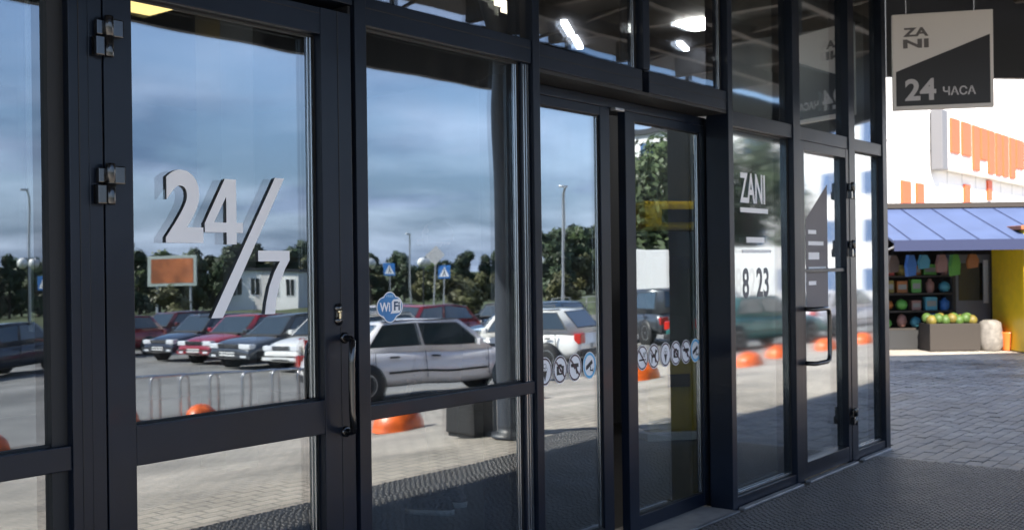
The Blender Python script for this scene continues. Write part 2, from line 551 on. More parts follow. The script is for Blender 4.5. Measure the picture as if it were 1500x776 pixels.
# wide fixed window
rail(2.982, 4.049, 2.437, 2.545); bx('joint_line', shop, 2.984, 4.047, -0.0240, -0.020, 2.503, 2.507, m=M_GASKET)
rail(2.982, 4.049, 0.912, 0.968); rail(2.982, 4.049, 0.0, 0.09); rail(2.982, 4.049, 4.16, ZT)
pane(2.985, 3.985, 0.968, 2.437, name='window_pane'); pane(2.985, 3.985, 0.09, 0.912, name='window_pane'); pane(2.985, 4.02, 2.545, 4.16, m=M_GLASS_UP, name='window_pane')
trim(2.982, 3.99, 0.968, 2.437, 0.02, shop); trim(2.982, 3.99, 0.09, 0.912, 0.02, shop)
bx('inner_jamb', shop, 3.992, 4.05, -0.005, 0.09, 0.09, 2.437, m=M_FRAME, c=.002)
for xx in (4.000, 4.018, 4.034):
    bx('spacer_bar', shop, xx, xx + .006, -0.009, -0.004, 0.1, 2.43, m=M_BEAD)
# clerestory over the sliding doors
for a, b in ((4.106, 5.035), (5.107, 6.014)):
    rail(a, b, 2.425, 2.54); bx('joint_line', shop, a + .002, b - .002, -0.0240, -0.020, 2.482, 2.486, m=M_GASKET)
    pane(a + .01, b - .03, 2.54, 4.16, m=M_GLASS_UP, name='window_pane'); rail(a, b, 4.16, ZT)
    trim(a, b - .012, 2.54, 4.16, 0.02, shop)
# right bays
for a, b, dr in ((6.081, 6.968, 0), (7.087, 7.973, 1), (8.097, 8.698, 0)):
    rail(a, b, 2.338, 2.43); pane(a + .01, b - .01, 2.43, 4.16, m=M_GLASS_SOFT, name='window_pane'); rail(a, b, 4.16, ZT)
    if not dr:
        rail(a, b, 0.0, 0.075)
        pane(a + .01, b - .01, 0.075, 2.338, m=M_GLASS_SOFT, name='window_pane'); trim(a, b, 0.075, 2.338, 0.02, shop, right=False)
        bx('spacer_bar', shop, a + .01, b - .01, 0.004, 0.012, 0.082, 0.094, m=M_BEAD)
    bx('threshold_strip', shop, a, b, -0.075, -0.034, 0.0, 0.018, m=M_GALV, c=.003)
# sliding door recess
bx('recess_soffit', shop, 4.106, 6.014, -0.020, 0.30, 2.405, 2.423, m=M_GASKET)
bx('door_operator', shop, 4.106, 6.30, 0.165, 0.32, 2.352, 2.403, m=M_FRAME, c=.004)
bx('recess_cheek', shop, 4.054, 4.100, 0.122, 0.30, 0.0, 2.40, m=M_FRAME)
bx('recess_cheek', shop, 6.081, 6.36, 0.135, 0.19, 0.0, 2.40, m=M_FRAME, c=.003)
bx('threshold_plate', shop, 4.106, 6.014, -0.055, 0.30, -0.002, 0.012, m=mat('threshold_concrete', (0.33, 0.31, 0.29), 0.7, var=0.15, vscale=12), c=.003)
bx('threshold_strip', shop, 4.106, 6.014, -0.075, -0.057, -0.002, 0.014, m=M_GALV)
# hinge bracket cap above leaf
bx('track_cap', shop, 5.00, 5.09, 0.125, 0.16, 2.335, 2.352, m=M_GALV, c=.004)

# hinged door with the big lettering
door = MB()
for a in ((1.866, 1.963, 0.02, 2.465), (2.749, 2.900, 0.02, 2.465)):
    door.box(a[0], a[1], -0.026, 0.055, a[2], a[3], M_FRAME, .003)
for a in ((1.964, 2.748, 2.365, 2.4645), (1.964, 2.748, 0.892, 1.016), (1.964, 2.748, 0.0205, 0.15)):
    door.box(a[0], a[1], -0.025, 0.055, a[2], a[3], M_FRAME, .003)
door = door.build('hinged_door', shop)
tag(door, 'hinged glass door with white 24/7 lettering and black bow handle')
groove(2.832, 0.02, 2.465, door, y=-0.0275)
bx('joint_line', door, 1.966, 2.746, -0.0268, -0.024, 2.440, 2.443, m=M_GASKET)
pane(1.967, 2.745, 1.016, 2.365, parent=door); pane(1.967, 2.745, 0.15, 0.892, parent=door)
trim(1.9635, 2.7485, 1.016, 2.365, 0.02, door); trim(1.9635, 2.7485, 0.15, 0.892, 0.02, door)
def hinge(zc, parent, x=1.862, s=1.0, y=-0.03):
    mb = MB()
    mb.lathe([(0.0, -.064), (.0135, -.064), (.015, -.060), (.015, -.002), (.0135, 0), (.0135, .002), (.015, .004), (.015, .058), (.0135, .062), (0, .062)], M_BLACK, 20, (x + .006, y - .022, zc))
    mb.box(x - .040, x - .010, y - .030, y - .0005, zc - .062, zc - .003, M_BLACK, .004)
    mb.box(x + .020, x + .056, y - .026, y + .0035, zc + .000, zc + .055, M_BLACK, .004)
    mb.box(x - .030, x - .002, y - .018, y - .0005, zc + .003, zc + .048, M_BLACK, .003)
    return mb.build('hinge', parent)
hinge(2.215, door); hinge(1.767, door); hinge(0.35, door)
# bow handle outside, twin inside
def bow(x, z0, z1, y, sgn, parent, r=0.0125, lean=0.035):
    o = 0.075 * sgn
    pts = [(x + lean, y, z1), (x + lean * .8, y + o * .55, z1 - .002), (x + lean * .45, y + o * .85, z1 - .010), (x + .004, y + o, z1 - .04)]
    pts += [(x, y + o, z1 - .04 - (z1 - z0 - .08) * i / 6) for i in range(1, 6)]
    pts += [(x + .004, y + o, z0 + .04), (x + lean * .45, y + o * .85, z0 + .010), (x + lean * .8, y + o * .55, z0 + .002), (x + lean, y, z0)]
    mb = MB().tube(pts, r, M_BLACK, 14)
    for z in (z0, z1):
        mb.lathe([(0.021, 0), (0.021, -.008 if sgn < 0 else .008), (.017, -.011 if sgn < 0 else .011), (0, -.011 if sgn < 0 else .011)], M_BLACK, 20, (x + lean, y, z), axis='y')
    return mb.build('pull_handle', parent)
bow(2.812, 0.888, 1.240, -0.026, -1, door)
bow(2.790, 0.92, 1.21, 0.056, 1, door)
lk = MB()
lk.lathe([(.018, 0), (.018, -.007), (.0, -.008)], M_BLACK, 20, (2.818, -.026, 1.352), axis='y')
lk.box(2.802, 2.834, -.033, -.0262, 1.306, 1.352, M_BLACK, .003)
lk.lathe([(.018, 0), (.018, -.007), (.0, -.008)], M_BLACK, 20, (2.818, -.026, 1.306), axis='y')
lk = lk.build('lock_plate', door)
kc = MB(); kc.lathe([(.0085, 0), (.0085, -.004), (.0, -.005)], M_BRASS, 16, (2.818, -.0335, 1.340), axis='y'); kc.box(2.8135, 2.8225, -.038, -.0335, 1.312, 1.338, M_BRASS, .002)
kc.build('key_cylinder', door)
YG = 0.0195
def outline_obj(name, pts, depth, parent):
    return MB().prism(pts, YG - depth, YG, M_WHITE, 'y', M_DARKEDGE).build(name, parent, fix=True)
text_mesh('2', 2.103, 2.248, 1.592, 1.832, YG, M_WHITE, .009, .035, M_DARKEDGE).build('digit', door)
four = [(2.254, 1.658), (2.254, 1.628), (2.343, 1.628), (2.343, 1.588), (2.385, 1.588), (2.385, 1.628), (2.412, 1.628), (2.412, 1.662), (2.385, 1.662), (2.385, 1.811), (2.338, 1.811)]
fb = MB()
tri = [(2.292, 1.662), (2.343, 1.662), (2.343, 1.751)]
ymid, yb = YG - .009, YG
for yy in (ymid, yb):
    fb.add([(p[0], yy, p[1]) for p in four + tri], [(0, 1, 2, 11, ), (0, 11, 13, 10), (10, 13, 12, 9), (2, 3, 4, 5), (11, 2, 5, 8), (11, 8, 12), (12, 8, 9), (5, 6, 7, 8)] if False else
           [(0, 1, 2, 12, 11), (0, 11, 13, 10), (10, 13, 9), (13, 12, 8, 9), (12, 2, 5, 8), (2, 3, 4, 5), (5, 6, 7, 8)], M_WHITE)
for loop in (four, tri):
    n_ = len(loop)
    fb.add([(p[0], ymid, p[1]) for p in loop] + [(p[0], yb, p[1]) for p in loop], [(i, (i + 1) % n_, (i + 1) % n_ + n_, i + n_) for i in range(n_)], M_DARKEDGE)
fb.build('digit', door)
outline_obj('slash_mark', [(2.275, 1.338), (2.323, 1.338), (2.598, 1.826), (2.556, 1.826)], .009, door)
seven = [(2.477, 1.567), (2.477, 1.529), (2.574, 1.529), (2.548, 1.490), (2.525, 1.440), (2.510, 1.385), (2.503, 1.342), (2.549, 1.342), (2.556, 1.395), (2.573, 1.450), (2.598, 1.503), (2.619, 1.533), (2.619, 1.567)]
outline_obj('digit', seven, .009, door)

# pictogram stickers on the sliding doors
def sticker(kind, cx, cz, y, parent, rx=0.060, rz=0.070):
    mb = MB()
    mb.prism([(cx + rx * 1.03 * math.cos(2 * math.pi * i / 32), cz + rz * 1.03 * math.sin(2 * math.pi * i / 32)) for i in range(32)], y - .0008, y, M_WHITE)
    y1, y2, y3 = y - .0014, y - .0018, y - .0022
    ringm = M_SKYBLUE if kind == 'cctv' else M_MAROON
    mb.disc(cx, cz, rx * .97, rz * .97, y1, ringm, 32, .80 if kind == 'cctv' else .87)
    k = rx
    def P(pts, m=M_PRINT, yy=y2): mb.poly([(cx + a * k, cz + b * k) for a, b in pts], yy, m)
    if kind == 'cone':
        P([(-.30, .02), (.30, .02), (0, -.85)])
        mb.disc(cx - .17 * k, cz + .17 * k, .17 * k, .17 * k, y2, M_PRINT, 18, .78)
        mb.disc(cx + .17 * k, cz + .17 * k, .17 * k, .17 * k, y2 - .0002, M_PRINT, 18, .78)
        mb.disc(cx, cz + .46 * k, .2 * k, .2 * k, y2, M_PRINT, 18, .80)
    elif kind == 'camera':
        P([(-.52, -.45), (.52, -.45), (.52, .30), (.25, .30), (.15, .46), (-.2, .46), (-.3, .30), (-.52, .30)])
        mb.disc(cx, cz - .05 * k, .22 * k, .25 * k, y3, M_WHITE, 20)
        mb.disc(cx, cz - .05 * k, .13 * k, .15 * k, y3 - .0003, M_PRINT, 20)
    elif kind == 'gun':
        P([(-.62, .34), (.50, .34), (.55, .05), (.30, .0), (.42, -.52), (.18, -.58), (.02, -.02), (-.12, -.20), (-.2, .02), (-.62, .08)])
    elif kind == 'cctv':
        P([(-.58, -.05), (.35, .48), (.50, .18), (-.42, -.36)])
        P([(-.62, -.18), (-.50, -.40), (-.40, -.30), (-.52, -.08)])
        P([(.05, -.12), (.18, -.05), (.18, -.38), (.48, -.38), (.48, -.26), (.56, -.26), (.56, -.62), (.48, -.62), (.48, -.50), (.05, -.50)])
    elif kind == 'cigarette':
        P([(-.62, -.28), (.38, -.28), (.38, -.12), (-.62, -.12)]); P([(.44, -.28), (.60, -.28), (.60, -.12), (.44, -.12)])
        P([(.40, -.02), (.50, .0), (.42, .22), (.60, .46), (.50, .60), (.44, .48), (.32, .24)]); P([(.16, .02), (.24, .02), (.18, .25), (.30, .5), (.2, .48), (.08, .25)])
    elif kind == 'dog':
        P([(-.48, -.65), (-.34, -.65), (-.28, -.12), (.10, -.12), (.20, -.65), (.34, -.65), (.34, .05), (.46, .32), (.62, .36), (.58, .52), (.40, .62), (.30, .72), (.22, .50), (.14, .22), (-.40, .15), (-.60, .42), (-.66, .36), (-.48, .02)])
    if kind in ('camera', 'gun', 'cigarette', 'dog'):
        P([(-.66, .62), (-.54, .72), (.66, -.62), (.54, -.72)], M_MAROON, y3 - .0008)
    return mb.build('pictogram_sticker', parent)
NAMES = {'cone': 'round white no ice cream pictogram', 'camera': 'round white no photography pictogram', 'gun': 'round white no weapons pictogram',
         'cctv': 'round blue ringed security camera pictogram', 'cigarette': 'round white no smoking pictogram', 'dog': 'round white no dogs pictogram'}
def leaf(x0, x1, g0, g1, y, icons):
    mb = MB()
    for a in ((x0, g0, .015, 2.350), (g1, x1, .015, 2.350)):
        mb.box(a[0], a[1], y - .02, y + .03, a[2], a[3], M_FRAME, .003)
    for a in ((2.300, 2.3495), (.0155, .095)):
        mb.box(g0 + .0005, g1 - .0005, y - .019, y + .03, a[0], a[1], M_FRAME, .003)
    lf = mb.build('sliding_door', shop)
    pane(g0 + .003, g1 - .003, .095, 2.30, y=y + .002, parent=lf, t=.01)
    g = MB()
    g.box(g1 - .018, g1 - .013, y - .006, y - .001, .10, 2.295, M_BEAD); g.box(g0, g1, y - .008, y - .0005, .095, .100, M_GASKET); g.box(g0, g1, y - .008, y - .0005, 2.294, 2.30, M_GASKET)
    g.box(g0, g0 + .005, y - .008, y - .0005, .10, 2.294, M_GASKET); g.box(g1 - .005, g1, y - .008, y - .0005, .10, 2.294, M_GASKET)
    g.build('gasket', lf)
    for kd, cx in icons:
        st = sticker(kd, cx, .972, y + .0015, lf)
        st['label'] = NAMES[kd]
    return lf
leaf(4.22, 4.990, 4.300, 4.897, .18, [('cone', 4.397), ('camera', 4.530), ('gun', 4.662), ('cctv', 4.797)])
leaf(5.149, 6.085, 5.250, 6.010, .18, [('cigarette', 5.332), ('dog', 5.460), ('cone', 5.592), ('camera', 5.715), ('gun', 5.838), ('cctv', 5.955)])
# made-up pale strip for the thin light line in the open gap
bx('gap_strip', shop, 5.000, 5.010, .20, .24, .02, 2.33, m=M_GALV)
# far hinged door
d2 = MB()
for a in ((7.089, 7.150), (7.915, 7.971)):
    d2.box(a[0], a[1], -.026, .05, .022, 2.336, M_FRAME, .003)
for a in ((2.27, 2.3355), (.0225, .13)):
    d2.box(7.151, 7.914, -.025, .05, a[0], a[1], M_FRAME, .003)
d2 = d2.build('hinged_door', shop)
tag(d2, 'far hinged glass door with grey notice and black D handle')
pane(7.153, 7.912, .13, 2.27, m=M_GLASS_SOFT, parent=d2)
hd = MB()
hd.tube([(7.13, -.03, 1.18), (7.13, -.09, 1.18), (7.16, -.10, 1.18), (7.33, -.10, 1.18), (7.37, -.10, 1.165), (7.38, -.10, 1.13), (7.38, -.10, .86), (7.37, -.10, .825), (7.33, -.10, .81), (7.16, -.10, .81), (7.13, -.09, .81), (7.13, -.03, .81)], .016, M_BLACK, 12)
hd.build('pull_handle', d2)
for z in (2.03, 1.60, .35):
    hinge(z, d2, x=7.975, y=-.031)
nt_ = MB()
nt_.prism([(7.27, 1.16), (7.66, 1.16), (7.66, 2.06), (7.27, 1.80)], .0185, .0195, mat('grey_film', (0.13, 0.12, 0.13), 0.55))
for i, (a, b, z) in enumerate(((7.31, 7.45, 1.70), (7.31, 7.58, 1.62), (7.31, 7.50, 1.52), (7.31, 7.62, 1.44), (7.31, 7.44, 1.34))):
    nt_.box(a, b, .0176, .0184, z, z + (.05 if i == 2 else .028), M_WHITE)
nt_.build('notice_film', d2)
bx('push_bar', d2, 7.155, 7.910, -.012, .010, 1.43, 1.455, m=M_FRAME, c=.003)
# opening hours lettering on the pane next to it
hrs = text_mesh('ZANI', 6.26, 6.62, 1.88, 2.07, .0185, M_WHITE, bold=.02)
for a, b, z0, z1 in ((6.26, 6.66, 1.82, 1.85), (6.34, 6.60, 1.63, 1.665), (6.28, 6.70, 1.565, 1.585)):
    hrs.box(a, b, .0180, .0190, z0, z1, M_WHITE)
hrs = hrs.build('opening_hours_lettering', shop)
h2 = text_mesh('8', 6.28, 6.37, 1.28, 1.47, .0185, mat('grey_print', (.10, .11, .13), .5), bold=.02)
h2.build('opening_hours_lettering', shop)
text_mesh('23', 6.48, 6.66, 1.28, 1.47, .0185, MATS['grey_print'], bold=.02).build('opening_hours_lettering', shop)
# wifi sticker
wf = MB()
cxw, czw = 3.139, 1.343
def cloud(k):
    pts = []
    lobes = [(0, .022, .036), (.034, .002, .036), (0, -.024, .034), (-.034, .002, .036), (0, 0, .05)]
    for i in range(72):
        a = 2 * math.pi * i / 72
        dx, dz = math.cos(a), math.sin(a)
        best = 0
        for (lx, lz, lr) in lobes:
            b = lx * dx + lz * dz
            c = lx * lx + lz * lz - (lr * k) ** 2
            q = b * b - c
            if q > 0: best = max(best, b + math.sqrt(q))
        pts.append((cxw + best * dx, czw + best * dz))
    return pts
wf.prism(cloud(1.12), .0185, .0195, M_WHITE); wf.poly(cloud(1.0), .0181, M_BLUE)
wf.poly([(cxw + .002, czw - .026), (cxw + .054, czw - .024), (cxw + .064, czw - .012), (cxw + .064, czw + .022), (cxw + .054, czw + .032), (cxw + .020, czw + .031), (cxw + .010, czw + .022), (cxw + .010, czw - .014)], .0177, M_WHITE)
text_mesh('Wi', cxw - .058, cxw + .001, czw - .017, czw + .020, .0176, M_WHITE, bold=.03, mb=wf)
text_mesh('Fi', cxw + .022, cxw + .056, czw - .014, czw + .022, .0172, mat('navy_print', (.01, .05, .12), .5), bold=.03, mb=wf)
text_mesh('FREE', cxw - .020, cxw + .020, czw + .040, czw + .050, .0177, mat('pale_print', (.35, .55, .72), .5), bold=.02, mb=wf)
tag(wf.build('wifi_sticker', shop), 'blue cloud shaped Wi-Fi sticker')

# ------------------------------------------------------------------ rest of the building and its canopy
bx('roof_slab', shop, -8, 8.79, -0.02, 9.0, 4.47, 4.75, m=M_FASCIA)
bx('end_wall', shop, 8.70, 8.797, 0.122, 8.9, 0, 4.465, m=mat('end_wall_panel', (.08, .085, .095), .5))
bx('end_wall', shop, -8, -7.9, 0.0, 8.9, 0, 4.465, m=MATS['end_wall_panel'])
bx('front_wall', shop, -7.9, -4.56, 0.0, 0.2, 0, ZT, m=MATS['end_wall_panel'])
bx('head_panel', shop, -7.9, 8.69, -0.015, 0.12, 4.302, 4.468, m=M_FASCIA)
bx('inner_back_wall', shop, -7.9, 8.69, 8.0, 8.2, 0, 4.46, m=M_INWALL)
bx('inner_floor', shop, -7.9, 8.69, 0.302, 7.99, -0.05, 0.012, m=M_INFLOOR)
bx('inner_floor', shop, -7.9, 4.05, 0.125, 0.300, -0.05, 0.011, m=M_INFLOOR)
bx('inner_ceiling', shop, -7.9, 8.69, 0.125, 7.99, 3.42, 3.46, m=mat('inner_ceiling_paint', (.03, .03, .032), .8))
for i, (x, y, w, h, m) in enumerate(((4.42, 3.70, .62, .62, M_LIGHTY), (5.98, 1.76, .13, .07, M_LIGHT), (6.22, 1.85, .13, .07, M_LIGHT), (6.40, 1.95, .10, .06, M_LIGHT))):
    lp = MB(); lp.box(x - w / 2, x + w / 2, y - h / 2, y + h / 2, 3.385, 3.415, m); lp.build('ceiling_light', shop)
for (x, y, l, a) in ((7.2, 1.97, .5, 28), (7.7, 2.22, .45, 28), (8.45, 1.62, .32, 18)):
    tb = MB(); tb.box(-l / 2, l / 2, -.025, .025, 0, .03, M_TUBE); tb.build('ceiling_light', shop, loc=(x, y, 3.385), rotz=R(a))
bx('pale_streak_bar', shop, 1.716, 1.730, .14, .16, 1.32, 2.43, m=M_WHITE, c=.003)  # made-up white bar standing in for a bright vertical streak in the pane
for (x, y) in ((5.2, 2.6), (2.6, 1.6), (.2, 2.2)):  # added lamps that brighten the room behind the glass
    lp = MB(); lp.box(x - .22, x + .22, y - .05, y + .05, 3.385, 3.415, mat('added_downlight', (.9, .9, .9), .5, emit=(1.0, .93, .82), estr=6.0)); lp.build('ceiling_light', shop)
bx('ceiling_light', shop, 7.62, 7.92, .98, 1.22, 3.385, 3.415, m=mat('kiosk_fill_panel', (.9, .9, .9), .5, emit=(1.0, .94, .84), estr=26.0))  # added lamp, placed to brighten the yellow kiosk
for x in (-2.0, 1.2, 5.2):
    bx('inner_column', shop, x - .15, x + .15, 3.6, 3.9, 0.012, 3.42, m=mat('column_paint', (.10, .105, .12), .6))

# canopy: steel roof over the entrance with a hanging fascia along its edges
canopy = MB()
CP = [(-8, 0.0), (-8, -4.95), (17.9, -4.95), (12.05, .90), (8.80, 4.0), (8.80, 0.0)]
canopy.prism([(a, b) for a, b in CP], 4.36, 4.46, M_CANOPY, 'z')
canopy = canopy.build('canopy_roof', shop)
bx('canopy_fascia', canopy, -8, 17.3, -4.50, -4.42, 3.45, 4.10, m=M_FASCIA)
fe = MB(); fe.prism([(17.3, -4.50), (17.36, -4.46), (11.60, .95), (11.52, .90)], 3.45, 4.355, M_FASCIA, 'z'); fe.build('canopy_fascia', canopy)
for i in range(17):
    x = -7.6 + i * 1.5
    y0 = -.03 if x < 8.7 else (-.03 if x < 11.3 else -(x - 11.6) * .935)
    if -4.4 < y0 - .3:
        bx('canopy_beam', canopy, x - .05, x + .05, -4.415, min(y0, -.035), 4.10, 4.355, m=M_BEAM)
for y in (-1.1, -2.2, -3.3):
    x1 = 17.3 if y < -4 else 11.5 + (-y) * 1.0
    bx('canopy_purlin', canopy, -7.9, x1, y - .04, y + .04, 3.96, 4.095, m=M_BEAM)
br_ = MB()
for i in range(9):
    x = -6.5 + i * 2.1
    br_.tube([(x, -.3, 4.02), (x + 1.7, -4.3, 4.05)], .02, M_BEAM, 6)
br_.build('canopy_bracing', canopy)
for i in range(8):
    x = -7.2 + i * 3.0
    bx('canopy_hanger', canopy, x, x + .06, -4.49, -4.43, 4.102, 4.358, m=M_FASCIA)

# canopy posts
def post(x, y, r, label):
    p = empty('canopy_post', (x, y, 0)); tag(p, label, 'post')
    MB().lathe([(r + .06, 0), (r + .06, .03), (r, .04), (r, .10)], M_FASCIA, 24).build('base_plate', p)
    MB().lathe([(r, .10), (r, 3.3), (r + .03, 3.5), (r + .10, 3.72), (r + .16, 3.955)], mat('post_paint', (.035, .042, .055), .4), 24).build('shaft', p)
    return p
post(7.62, -2.86, .15, 'dark round post mirrored in the wide window beside the black bin')
bn = empty('litter_bin', (7.65, -3.38, zt(-3.38))); tag(bn, 'black square litter bin mirrored in the low window pane', 'bin')
MB().box(-.17, .17, -.17, .17, .03, .36, M_TRIM, .02).build('bin_body', bn)
MB().box(-.185, .185, -.185, .185, .362, .40, M_BLACK, .012).build('bin_lid', bn)
MB().box(-.15, .15, -.15, .15, 0, .029, M_TRIM).build('bin_foot', bn)

# yellow self-service kiosk standing inside, behind the sliding doors
kk = empty('yellow_kiosk', (8.30, 1.72, .013), R(-40)); tag(kk, 'yellow self-service kiosk with a dark screen inside behind the sliding door', 'kiosk')
MB().box(-.29, .29, -.26, .26, 0, .07, M_RENDER, .006).build('base', kk)
MB().box(-.28, .28, -.25, .25, .072, .74, M_YELLOW, .03).build('lower_body', kk)
MB().box(-.26, .26, -.20, .24, .742, 1.768, mat('kiosk_black', (.020, .024, .024), .15, coat=.5), .01).build('display_column', kk)
MB().box(-.29, .29, -.27, .26, 1.77, 2.02, M_YELLOW, .03).build('header_box', kk)
MB().box(-.22, .14, -.209, -.202, 1.05, 1.55, M_DARKGLASS, .003).build('screen', kk)
MB().box(-.14, .16, -.278, -.271, 1.84, 1.95, M_TRIM, .003).build('header_slot', kk)
MB().box(-.10, .10, -.258, -.251, .45, .56, M_TRIM, .003).build('note_slot', kk)

# ------------------------------------------------------------------ entrance mat and pavers
em = bx('entrance_mat', None, 1.1, 8.35, -2.27, -.078, -.010, .006, m=M_MAT)
tag(em, 'black ribbed rubber entrance mat along the shop front', 'mat')
ribs = MB(); M_RIB = mat('mat_rib', (.050, .046, .044), .5, var=.3, vscale=3)
rr_ = random.Random(2); y_ = -2.262; rowk = 0
while y_ < -.10:
    x_ = 1.105 + rr_.uniform(0, .05)
    while x_ < 8.29:
        t_ = .0125 + rr_.uniform(-.0012, .0012); c_ = .003
        X0, X1, Y0, Y1 = x_, x_ + .045, y_, y_ + .0195
        ribs.add([(X0, Y0, .006), (X1, Y0, .006), (X1, Y1, .006), (X0, Y1, .006), (X0 + c_, Y0 + c_, t_), (X1 - c_, Y0 + c_, t_), (X1 - c_, Y1 - c_, t_), (X0 + c_, Y1 - c_, t_)],
                 [(4, 5, 6, 7), (0, 1, 5, 4), (1, 2, 6, 5), (2, 3, 7, 6), (3, 0, 4, 7)], M_RIB)
        x_ += .052
    y_ += .025; rowk += 1
tag(ribs.build('mat_ribs', em, fix=False), kind='stuff')
pvm = mat('paver_concrete', (0.20, 0.193, 0.19), 0.58, var=0.5, vscale=1.3, bump=0.35, bscale=120, bdist=.004)
pvs = [pvm, mat('paver_concrete_pale', (0.245, 0.235, 0.225), 0.56, var=0.45, vscale=1.3, bump=0.35, bscale=120, bdist=.004),
       mat('paver_concrete_dark', (0.15, 0.148, 0.15), 0.5, var=0.5, vscale=1.3, bump=0.35, bscale=120, bdist=.004)]
U = Vector((.6156, .788)); NN = Vector((.788, -.6156))
def cam_xy(s, y):
    d = -y - 3.056
    X = U.x * s + NN.x * d; Y = U.y * s + NN.y * d
    return X, Y
pav = empty('paver_field', (8.36, 0, 0)); tag(pav, kind='structure')
slots = []
row = 0
y = -4.2
while y < 7.0:
    x = 8.362 + (0.1 if row % 2 else 0.0)
    if row % 2: slots.append((8.362, y, .095))
    while x < 18.5:
        slots.append((x, y, .195)); x += .2
    y += .1; row += 1
vis = []
for (x, y, w) in slots:
    X, Y = cam_xy(x + w / 2, y + .05)
    if Y < 1: continue
    px = 750 + 1600 * X / Y
    if 1240 < px < 1720 and Y < 16.5 and not (x < 8.80 and y > -.02):
        vis.append((Y, px, x, y, w))
vis.sort(key=lambda q: (not (1285 < q[1] < 1500), q[0]))
pmesh = {}
def paver_mesh(w, k):
    if (w, k) not in pmesh:
        mb = MB(); mb.box(-w / 2, w / 2, -.0475, .0475, -.03, 0, pvs[k], .004)
        o = mb.build('paver'); pmesh[(w, k)] = o.data; bpy.data.objects.remove(o)
    return pmesh[(w, k)]
stuff = MB()
for i, (Y, px, x, y, w) in enumerate(vis):
    k = random.choice((0, 0, 1, 2)); dz = random.uniform(-.004, .002)
    if i < 300:
        o = bpy.data.objects.new('paver', paver_mesh(w, k)); COL.objects.link(o); o.parent = pav
        o.location = (x + w / 2 - 8.36, y + .05, dz)
        o.rotation_euler = (random.uniform(-.022, .022), random.uniform(-.012, .012), random.uniform(-.012, .012))
    else:
        x0, x1, y0, y1 = x, x + w, y + .0025, y + .0975; c = .004
        t = [random.uniform(-.0035, .0035) for _ in range(4)]
        stuff.add([(x0 - 8.36, y0, -.012), (x1 - 8.36, y0, -.012), (x1 - 8.36, y1, -.012), (x0 - 8.36, y1, -.012),
                   (x0 + c - 8.36, y0 + c, dz + t[0]), (x1 - c - 8.36, y0 + c, dz + t[1]), (x1 - c - 8.36, y1 - c, dz + t[2]), (x0 + c - 8.36, y1 - c, dz + t[3])],
                  [(4, 5, 6, 7), (0, 1, 5, 4), (1, 2, 6, 5), (2, 3, 7, 6), (3, 0, 4, 7)], pvs[k])
tag(stuff.build('paver_surface', pav, fix=False), kind='stuff')

# ------------------------------------------------------------------ blade sign under the canopy
hs_ = empty('hanging_sign', (8.79, -.47, 2.68)); hs_.rotation_euler.z = R(-64.5)
tag(hs_, 'square grey and black 24 hour sign hanging under the canopy', 'sign')
M_SIGNG = mat('sign_grey', (0.72, 0.69, 0.67), 0.5); M_SIGNK = mat('sign_black', (0.011, 0.010, 0.012), 0.4)
W_, H_ = .37, .75
MB().box(-W_, W_, -.03, .03, 0, H_, M_SIGNG, .006).build('board', hs_)
for sg in (-1, 1):
    f = MB(); yy = .0315 * sg
    pts = [(-.345, .03), (.345, .03), (.345, .56), (-.345, .30)]
    f.poly([(a * -sg if sg > 0 else a, b) for a, b in pts], yy, M_SIGNK)
    f.build('black_panel', hs_)
    t1 = text_mesh('24', -.28, -.05, .07, .24, -.033, mat('sign_lettering', (.55, .53, .55), .5), bold=.03)
    ls = [t1, text_mesh('ЧАСА', 0.0, .24, .10, .17, -.033, MATS['sign_lettering'], bold=.02),
          text_mesh('ZA', -.29, -.10, .57, .64, -.0325, mat('sign_dark_lettering', (.12, .11, .11), .5), bold=.04),
          text_mesh('NI', -.29, -.10, .48, .55, -.0325, MATS['sign_dark_lettering'], bold=.04)]
    for t_ in ls:
        l = t_.build('lettering', hs_)
        if sg > 0: l.rotation_euler.z = math.pi
for a in (-.25, .25):
    MB().box(a - .012, a + .012, -.012, .012, H_ + .001, 1.28, M_FASCIA).build('hanger', hs_)

